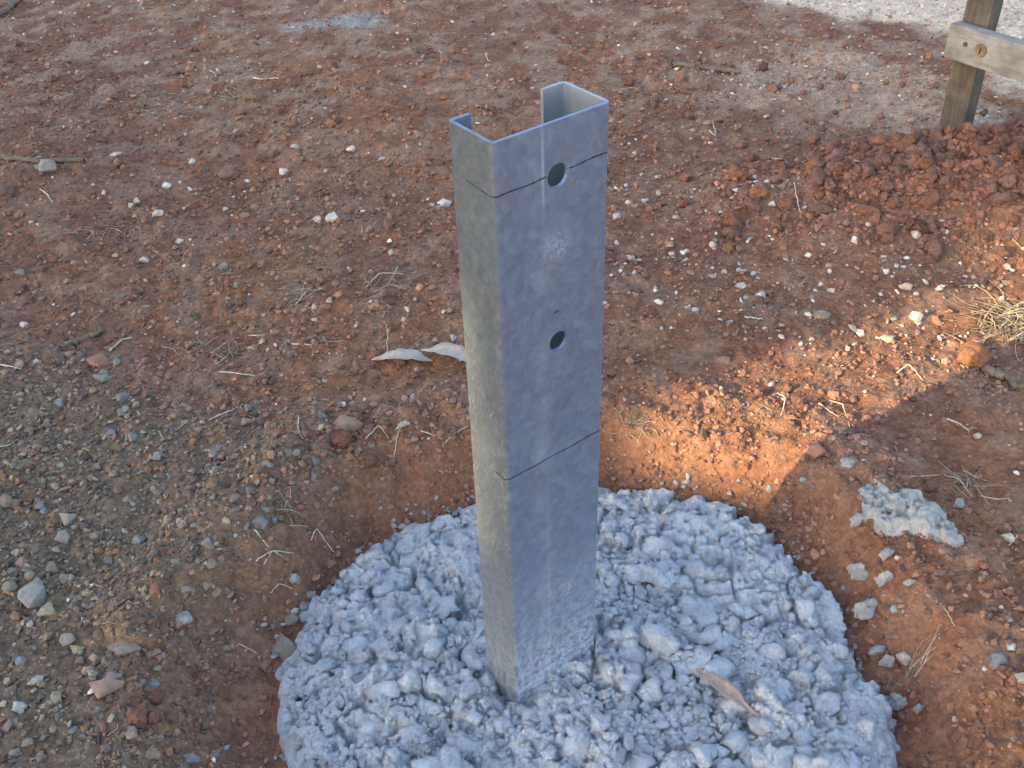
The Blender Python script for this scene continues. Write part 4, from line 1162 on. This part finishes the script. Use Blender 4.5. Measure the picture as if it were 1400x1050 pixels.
# ------------------------------------------------------------------ straws, sticks, leaves
def tube(pts, r0, r1, sides=5):
    pts = [np.asarray(q, float) for q in pts]; V = []; F = []; n = len(pts)
    for k in range(n):
        t = pts[min(k + 1, n - 1)] - pts[max(k - 1, 0)]; t /= np.linalg.norm(t) + 1e-9
        a = np.cross(t, (0, 0, 1)); 
        if np.linalg.norm(a) < 1e-3: a = np.array([1., 0, 0])
        a /= np.linalg.norm(a); b_ = np.cross(a, t)
        r = r0 + (r1 - r0) * k / (n - 1)
        for s in range(sides):
            q = 2 * math.pi * s / sides
            V.append(pts[k] + a * r * math.cos(q) + b_ * r * math.sin(q))
    for k in range(n - 1):
        for s in range(sides):
            s2 = (s + 1) % sides
            F.append((k * sides + s, k * sides + s2, (k + 1) * sides + s2, (k + 1) * sides + s))
    V.append(pts[0]); V.append(pts[-1])
    return V, F
def smooth_path(pts, n):
    pts = np.array(pts, float)
    t = np.linspace(0, len(pts) - 1, n); out = []
    for q in t:
        i = min(int(q), len(pts) - 2); f = q - i
        p0, p1, p2, p3 = pts[max(i - 1, 0)], pts[i], pts[i + 1], pts[min(i + 2, len(pts) - 1)]
        out.append(0.5 * ((2 * p1) + (-p0 + p2) * f + (2 * p0 - 5 * p1 + 4 * p2 - p3) * f * f + (-p0 + 3 * p1 - 3 * p2 + p3) * f ** 3))
    return out
def sight_path(pp, lift=0.0015, foot_=False):
    out = []
    for k, q in enumerate(pp):
        p = on_foot(q[0], q[1]) if foot_ else on_ground(q[0], q[1])
        p = p.copy(); p[2] += lift + (q[2] if len(q) > 2 else 0); out.append(p)
    return out
def strand(name, pp, wpx, mat, col, label, cat, group=None, taper=0.4, lift=0.002, foot_=False, sides=5):
    w = sight_path(pp, lift, foot_); r = wpx * px_size(w[0]) * (0.36 if name == 'dry_straw' else 0.5)
    sm = smooth_path(w, max(8, len(pp) * 5)); ln_ = [w[min(int(q), len(w) - 2)] + (w[min(int(q), len(w) - 2) + 1] - w[min(int(q), len(w) - 2)]) * (q - min(int(q), len(w) - 2)) for q in np.linspace(0, len(w) - 1, len(sm))]
    jr = random.Random(int(pp[0][0] * 7 + pp[0][1]))
    sm = [a_ * 0.35 + b2 * 0.65 + np.array([jr.gauss(0, r * .5), jr.gauss(0, r * .5), 0]) for a_, b2 in zip(sm, ln_)]
    V, F = tube(sm, r, r * taper, sides)
    o0 = w[0]
    me = bpy.data.meshes.new(name); me.from_pydata([tuple(np.asarray(v) - o0) for v in V], [], F); me.shade_smooth()
    o = link_mesh(name, me, mat); o.location = o0; o.color = (*col, 1)
    return tag(o, label, cat, group)
STR = (0.56, 0.47, 0.355)
straws = []
for pp, w in [([(218, 592), (226, 603), (258, 576)], 3), ([(285, 577), (310, 566), (332, 556)], 4), ([(300, 510), (325, 512), (350, 516)], 3), ([(400, 472), (425, 473), (446, 465)], 3.5),
              ([(340, 461), (360, 460), (355, 472)], 2.5), ([(150, 482), (165, 468), (182, 464)], 4), ([(0, 500), (15, 503), (30, 508)], 3), ([(0, 613), (12, 609), (26, 602)], 3), ([(404, 420), (415, 405), (424, 396)], 3.5),
              ([(526, 494), (530, 478), (531, 462, .02)], 2.5), ([(506, 645), (528, 655), (540, 668)], 3), ([(545, 678), (553, 670), (559, 658)], 2.5), ([(605, 615), (625, 608), (642, 602)], 2.5), ([(575, 588), (590, 596), (605, 602)], 2),
              ([(409, 575), (408, 590), (415, 603)], 2.5), ([(1118, 557, .004), (1135, 565), (1144, 570)], 3), ([(1134, 550), (1150, 560, .006), (1162, 586)], 3), ([(1226, 512), (1240, 507, .008), (1262, 522)], 3), ([(1060, 548, .01), (1072, 556, .01), (1063, 580)], 2.5),
              ([(1234, 654), (1260, 653), (1283, 651)], 2.5), ([(1290, 652), (1310, 662, .005), (1328, 682)], 3), ([(1316, 645), (1335, 655), (1350, 660)], 3), ([(1340, 680), (1360, 688, .004), (1380, 684)], 3), ([(1295, 575), (1312, 585), (1325, 592)], 3),
              ([(1278, 846), (1290, 850), (1304, 858)], 2.5), ([(1018, 435), (1030, 437), (1042, 438)], 3.5), ([(970, 180), (978, 187), (974, 166)], 3), ([(1052, 217), (1062, 219), (1074, 221)], 4), ([(346, 107), (360, 110), (382, 109)], 3.5), ([(287, 97), (294, 101), (296, 107)], 2.5),
              ([(348, 726), (358, 738), (367, 749)], 3), ([(352, 774), (372, 762), (404, 763)], 3.5), ([(374, 823), (386, 810), (397, 799)], 3), ([(326, 882), (340, 888), (352, 897)], 2.5), ([(376, 836), (390, 830), (405, 826)], 2.5), ([(430, 764), (438, 750), (458, 760)], 3), ([(148, 1008), (158, 990), (165, 966)], 2.5), ([(55, 258), (65, 268), (72, 278)], 2.5), ([(500, 395), (520, 382, .006), (552, 376)], 2.5), ([(510, 402), (530, 390), (545, 372, .008)], 2.5), ([(838, 366), (850, 358), (866, 352)], 3), ([(600, 72), (612, 82), (618, 86)], 2.5), ([(664, 75), (667, 82), (672, 84)], 2), ([(1085, 255, .004), (1093, 290), (1110, 300)], 2.5), ([(1380, 318), (1392, 330), (1398, 342)], 3), ([(1390, 735), (1378, 748), (1396, 943)][:2], 2.5)]:
    so = strand('dry_straw', pp, w, M_STRAW1, tuple(c_ * f_ for c_, f_ in zip(STR, [rs.uniform(.8, 1.25)] * 3)), 'thin pale straw lying on the soil', 'straw', 'single straws on the soil', 0.6, 0.0025)
    straws.append((so, pp[0][0], pp[0][1], ('long' if math.hypot(pp[-1][0] - pp[0][0], pp[-1][1] - pp[0][1]) > 36 else 'short') + ' pale'))
by_place(straws, 'straw')
strand('stick', [(-30, 212), (10, 216), (50, 223), (118, 220)], 9, M_TWIG, STR, 'dark stick behind the pale grey stone at the left edge', 'stick', None, 0.6, 0.004, False, 8)
strand('stick', [(88, 478), (115, 466), (146, 452)], 9, M_TWIG, STR, 'short broken stick at the top of the left gravel', 'stick', None, 0.8, 0.003, False, 6)
strand('stick', [(920, 92), (960, 95), (1014, 100)], 8, M_TWIG, STR, 'thin stick lying on bare soil behind the post', 'stick', None, 0.8, 0.004, False, 7)
strand('stick', [(-20, 32), (10, 14), (40, -8)], 8, M_TWIG, STR, 'stick end in the upper left corner', 'stick', None, 0.8, 0.004, False, 7)
strand('root', [(1345, 505), (1375, 520), (1420, 548)], 15, M_TWIG, STR, 'thick root running from the big orange clod off to the right', 'root', None, 0.6, 0.006, False, 8)
strand('rootlet', [(1145, 660), (1142, 690, .004), (1132, 722), (1105, 748)], 2.5, M_TWIG, STR, 'thin bent rootlet on the clay slope left of the spill', 'root', None, 0.5, 0.003)

def straw_mass(name, n, rng, where, lmin, lmax, up, rad, label, cat, kind='stuff'):
    Vs, Fs, Cs = [], [], []; off = 0
    for k in range(n):
        c = where(rng)
        if c is None: continue
        L = rng.uniform(lmin, lmax); a = rng.uniform(0, 2 * math.pi); bend = rng.normal(0, 0.8)
        pts = []
        x, y = c[0], c[1]; z0 = float(H(x, y)); e = abs(rng.normal(0, up))
        for s in range(6):
            t = s / 5
            pts.append(np.array([x, y, max(float(H(x, y)) + 0.0012, z0 + 0.001 + e * L * t * (1.25 - t))]))
            x += math.cos(a) * L / 5; y += math.sin(a) * L / 5; a += bend / 5
        V, F = tube(pts, rad * rng.uniform(.7, 1.3), rad * 0.4, 3)
        Vs.append(np.array(V)); Fs.append(np.array(F) + off); off += len(V)
        cc = np.array([(0.38, 0.31, 0.205), (0.33, 0.25, 0.16), (0.46, 0.39, 0.28), (0.26, 0.19, 0.125)][rng.integers(0, 4)]) * rng.uniform(.75, 1.15)
        Cs.append(np.repeat(cc[None], len(V), 0))
    me = np_mesh(name, np.concatenate(Vs), np.concatenate(Fs), np.concatenate(Cs))
    o = link_mesh(name, me, M_STRAW)
    return tag(o, label, cat, None, kind)
def w_open(rng):
    while True:
        q = sample_ground(1, rng, 2.2, 1.0)[0]
        if sdpoly(q[0], q[1], FOOT) > 0.015 and rng.random() < 0.25 + 1.2 * float(sstep(.45, .7, fbm(q[0], q[1], 3, 3, 171))): return q
straw_mass('straw_litter', 1200, np.random.default_rng(61), w_open, 0.005, 0.030, 0.12, 0.0004, 'scattered bits of dry straw over the soil', 'straw')
def tuft(px, py, n, spread, lmin, lmax, up, seed, label, rad=0.0006):
    c = on_ground(px, py); s = px_size(c)
    straw_mass('dry_grass_tuft', n, np.random.default_rng(seed), lambda r: (c[0] + r.normal(0, spread[0] * s), c[1] + r.normal(0, spread[1] * s)), lmin, lmax, up, rad, label, 'grass tuft', None)
tuft(1384, 448, 150, (22, 22), 0.025, 0.07, 0.45, 1, 'dense straw-coloured grass tuft at the right edge above the orange clod', 0.0011)
tuft(285, 480, 46, (28, 14), 0.012, 0.035, 0.2, 2, 'straggling dry grass patch above the left gravel')
tuft(238, 130, 40, (28, 6), 0.02, 0.05, 0.15, 3, 'dry grass caught on a low clod in the upper left')
tuft(310, 134, 26, (14, 5), 0.02, 0.05, 0.12, 4, 'pale dry grass right of the upper left clod')
tuft(392, 700, 26, (8, 16), 0.015, 0.035, 0.5, 5, 'small dead grass tuft at the pit edge left of the footing')
tuft(524, 388, 26, (18, 8), 0.018, 0.04, 0.3, 6, 'dead grass wisp left of the post')
tuft(875, 645, 22, (14, 6), 0.012, 0.03, 0.35, 7, 'short straw wisps at the back rim of the concrete right of the post')
tuft(1322, 660, 22, (14, 9), 0.02, 0.04, 0.25, 8, 'loose dry grass stems above the concrete spill')
tuft(155, 320, 34, (28, 14), 0.015, 0.04, 0.25, 9, 'faded grass wisps at the far left of the open soil')
tuft(1160, 190, 16, (16, 4), 0.02, 0.045, 0.3, 10, 'dead grass at the left foot of the soil heap')
tuft(1240, 935, 18, (10, 7), 0.012, 0.03, 0.25, 11, 'brown rootlets beside the concrete lumps at lower right')
tuft(410, 410, 24, (14, 16), 0.015, 0.035, 0.35, 12, 'dry grass stems in the middle of the left ground')
tuft(905, 130, 30, (30, 10), 0.02, 0.045, 0.15, 13, 'sparse dry grass behind the post')

def gum_leaf(name, base, tip, wid, label, col_mat, curl=0.012, fold=0.004, n=16, stem=0.25):
    base = np.asarray(base, float); tip = np.asarray(tip, float)
    d = tip - base; L = np.linalg.norm(d[:2]); ux = np.array([d[0], d[1], 0]) / L; uy = np.array([-ux[1], ux[0], 0])
    V = []; F = []
    for k in range(n + 1):
        t = k / n
        if t < stem: w = 0.0012 + 0.0022 * (t / stem)
        else:
            q = (t - stem) / (1 - stem); w = wid * (math.sin(math.pi * q ** 0.72) ** 0.85) * 0.5 + 0.002 * (1 - q) + 0.0004
        w *= 1 + 0.06 * math.sin(k * 2.3)
        c = base + d * t + uy * (0.10 * L * math.sin(t * 2.4) * 0.5)
        c = c + np.array([0, 0, 0.0035 + curl * math.sin(t * math.pi) * 0.6 + 0.0006 * math.sin(k * 1.7)])
        for s in (-1, -0.5, 0, 0.5, 1):
            z = fold * (abs(s) ** 1.5) * (w / (wid * .5 + 1e-6)) + 0.0006 * math.sin(k * 1.1 + s * 3)
            V.append(tuple(c + uy * w * s + np.array([0, 0, z])))
    for k in range(n):
        for s in range(4):
            a = k * 5 + s; F.append((a, a + 1, a + 6, a + 5))
    o0 = base
    me = bpy.data.meshes.new(name); me.from_pydata([tuple(np.array(v) - o0) for v in V], [], F); me.shade_smooth()
    o = link_mesh(name, me, col_mat); o.location = o0
    md = o.modifiers.new('thick', 'SOLIDIFY'); md.thickness = 0.0004
    return tag(o, label, 'leaf')
M_LEAF2 = mat_plain('pale_gum_leaf', (0.43, 0.35, 0.275), 0.6, 90, 0, (0.75, 1.2))
a, b_ = on_foot(1038, 990), on_foot(950, 925)
lf = gum_leaf('gum_leaf', a + (0, 0, .006), b_ + (0, 0, .008), 0.0125, 'dry pinkish-brown gum leaf lying on the wet concrete', M_LEAF, 0.006)
gum_leaf('gum_leaf', on_ground(592, 497), on_ground(508, 492), 0.020, 'left of two curled pale gum leaves beside the post', M_LEAF2, 0.012, 0.006, stem=0.1)
gum_leaf('gum_leaf', on_ground(575, 482), on_ground(662, 512), 0.024, 'pale gum leaf half hidden behind the post edge', M_LEAF2, 0.014, 0.006, stem=0.12)
gum_leaf('dead_leaf', on_ground(561, 583), on_ground(541, 590), 0.006, 'tiny tan leaf on the red soil left of the post', M_LEAF2, 0.003, 0.002, stem=0.1)

# ------------------------------------------------------------------ unseen trees added towards the sun, their crowns shaped to cast the shade
M_BARK = mat_wood('tree_bark', (0.10, 0.075, 0.055), (0.20, 0.16, 0.12), (8, 8, 2))
def mat_foliage():
    mt, nt, b = new_mat('tree_foliage')
    tc = N(nt, 'ShaderNodeTexCoord').outputs['Object']
    c = ramp(nt, noise_tex(nt, tc, 3, 4), [(0.3, (0.045, 0.075, 0.02)), (0.7, (0.11, 0.13, 0.04))])
    nt.links.new(c, b.inputs['Base Color']); b.inputs['Roughness'].default_value = 0.6
    tr = N(nt, 'ShaderNodeBsdfTranslucent'); nt.links.new(c, tr.inputs[0])
    mx = N(nt, 'ShaderNodeMixShader'); mx.inputs[0].default_value = 0.35
    out = [n for n in nt.nodes if n.type == 'OUTPUT_MATERIAL'][0]
    nt.links.new(b.outputs[0], mx.inputs[1]); nt.links.new(tr.outputs[0], mx.inputs[2]); nt.links.new(mx.outputs[0], out.inputs[0])
    return mt
M_FOL = mat_foliage()
TU = -SUN_TO; TV = np.array([-TU[1], TU[0]])         # along the light, across the light
PATCH = poly_at([(720, 730), (930, 752), (1080, 662), (1250, 578), (1372, 490), (1430, 450), (1430, 330), (1370, 360), (1250, 425), (1130, 465), (980, 500), (790, 545), (700, 600), (670, 690)], GZ)
PATCH_UV = [(np.dot(q, TU), np.dot(q, TV)) for q in PATCH]
FAINT_UV = [(np.dot(q, TU), np.dot(q, TV)) for q in poly_at([(800, 560), (1000, 500), (1200, 450), (1430, 380), (1430, 240), (1250, 330), (1050, 390), (800, 440)], GZ)]
SHADE_TREES = [(-5.2, -1.1), (-5.5, 0.45), (-5.1, 1.75), (-5.4, 3.1)]
TREE_LABELS = ['unseen leafy tree added for shade, nearest behind the camera', 'second leafy tree along the unseen row added for shade', 'third leafy tree along the unseen row added for shade', 'last leafy tree of the unseen row added for shade']
def build_trees():
    rng = np.random.default_rng(404)
    tanE = math.tan(SUN_ELEV)
    for k, (u, v) in enumerate(SHADE_TREES):
        base = TU * u + TV * v
        root = empty('added_shade_tree', (base[0], base[1], float(H(base[0], base[1])) - 0.02))
        tag(root, TREE_LABELS[k], 'tree', 'row of unseen trees added for shade')
        V, F = tube(smooth_path([(0, 0, -0.1), (0.05, 0.02, 0.8), (-0.04, 0.05, 1.7), (0.02, 0, 2.9)], 14), 0.10, 0.03, 9)
        Vb, Fb = list(V), list(F)
        for q in range(9):
            a = rng.uniform(0, 6.28); z = rng.uniform(0.7, 2.3); L = rng.uniform(.5, .8)
            v2, f2 = tube(smooth_path([(0, 0, z), (math.cos(a) * L * .5, math.sin(a) * L * .5, z + .2), (math.cos(a) * L, math.sin(a) * L, z + .5)], 7), 0.03, 0.008, 6)
            o_ = len(Vb); Vb += list(v2); Fb += [tuple(i + o_ for i in f) for f in f2]
        me = bpy.data.meshes.new('trunk'); me.from_pydata([tuple(q) for q in Vb], [], Fb); me.shade_smooth()
        link_mesh('trunk', me, M_BARK, root)
        # leaves through the volume of the crown
        n = 17000
        w = rng.normal(size=(n, 3)); w /= np.linalg.norm(w, axis=1)[:, None]
        rr = rng.random(n) ** (1 / 2.4)
        lp = w * rr[:, None] * np.array([0.95, 0.95, 1.2]) + np.array([0, 0, 2.35])
        lp[:, 2] = np.abs(lp[:, 2] - 1.25) + 1.25
        lp += 0.12 * np.stack([np.sin(lp[:, 2] * 5 + k), np.cos(lp[:, 2] * 4), np.sin(lp[:, 0] * 6)], -1)
        wx = lp[:, 0] + base[0]; wy = lp[:, 1] + base[1]
        U = wx * TU[0] + wy * TU[1]; Vv = wx * TV[0] + wy * TV[1]
        ug = U + (lp[:, 2] - GZ) / tanE
        sdp = sdpoly(ug, Vv, PATCH_UV)
        # leaves over the outlined sun patch are left out to shape it
        drop = rng.random(n) < 1.0 * sstep(0.05, -0.03, sdp)
        drop |= rng.random(n) < 0.90 * sstep(0.05, -0.10, sdpoly(ug, Vv, FAINT_UV))
        # more leaves left out to throw sun dapples on post and concrete
        for (pu, pv, pr, st) in GAPS:
            dd = np.hypot((ug - pu) / pr[0], (Vv - pv) / pr[1])
            drop |= rng.random(n) < st * (dd < 1)
        lp = lp[~drop]; n = len(lp)
        R = rot_mats(n, rng)
        q = np.array([(-.5, 0, 0), (0, -.17, 0.02), (.5, 0, 0), (0, .17, 0.02)]) * 0.13
        W = np.einsum('nij,vj->nvi', R, q) * (0.7 + 0.6 * rng.random(n))[:, None, None] + lp[:, None, :]
        Fq = np.arange(n * 4).reshape(-1, 4)
        me = np_mesh('crown', W.reshape(-1, 3), Fq, None, False)
        o = link_mesh('crown', me, M_FOL, root)
def uv_of(p):
    """where the light that meets point p would reach the ground"""
    p = np.asarray(p, float)
    return float(np.dot(p[:2], TU) + (p[2] - GZ) / math.tan(SUN_ELEV)), float(np.dot(p[:2], TV))
fl_mid = post_pt(0.0, 0.025)
g1 = uv_of((fl_mid[0], fl_mid[1], 0.27))
GAPS = [(g1[0], g1[1], (0.42, 0.055), 0.80)]
for gx, gy, gr in ((945, 1015, 0.035), (1020, 985, 0.02), (622, 742, 0.02), (836, 712, 0.02), (930, 705, 0.03)):
    gq = uv_of(on_foot(gx, gy)); GAPS.append((gq[0], gq[1], (gr * 3.0, gr * 1.1), 0.88))
build_trees()
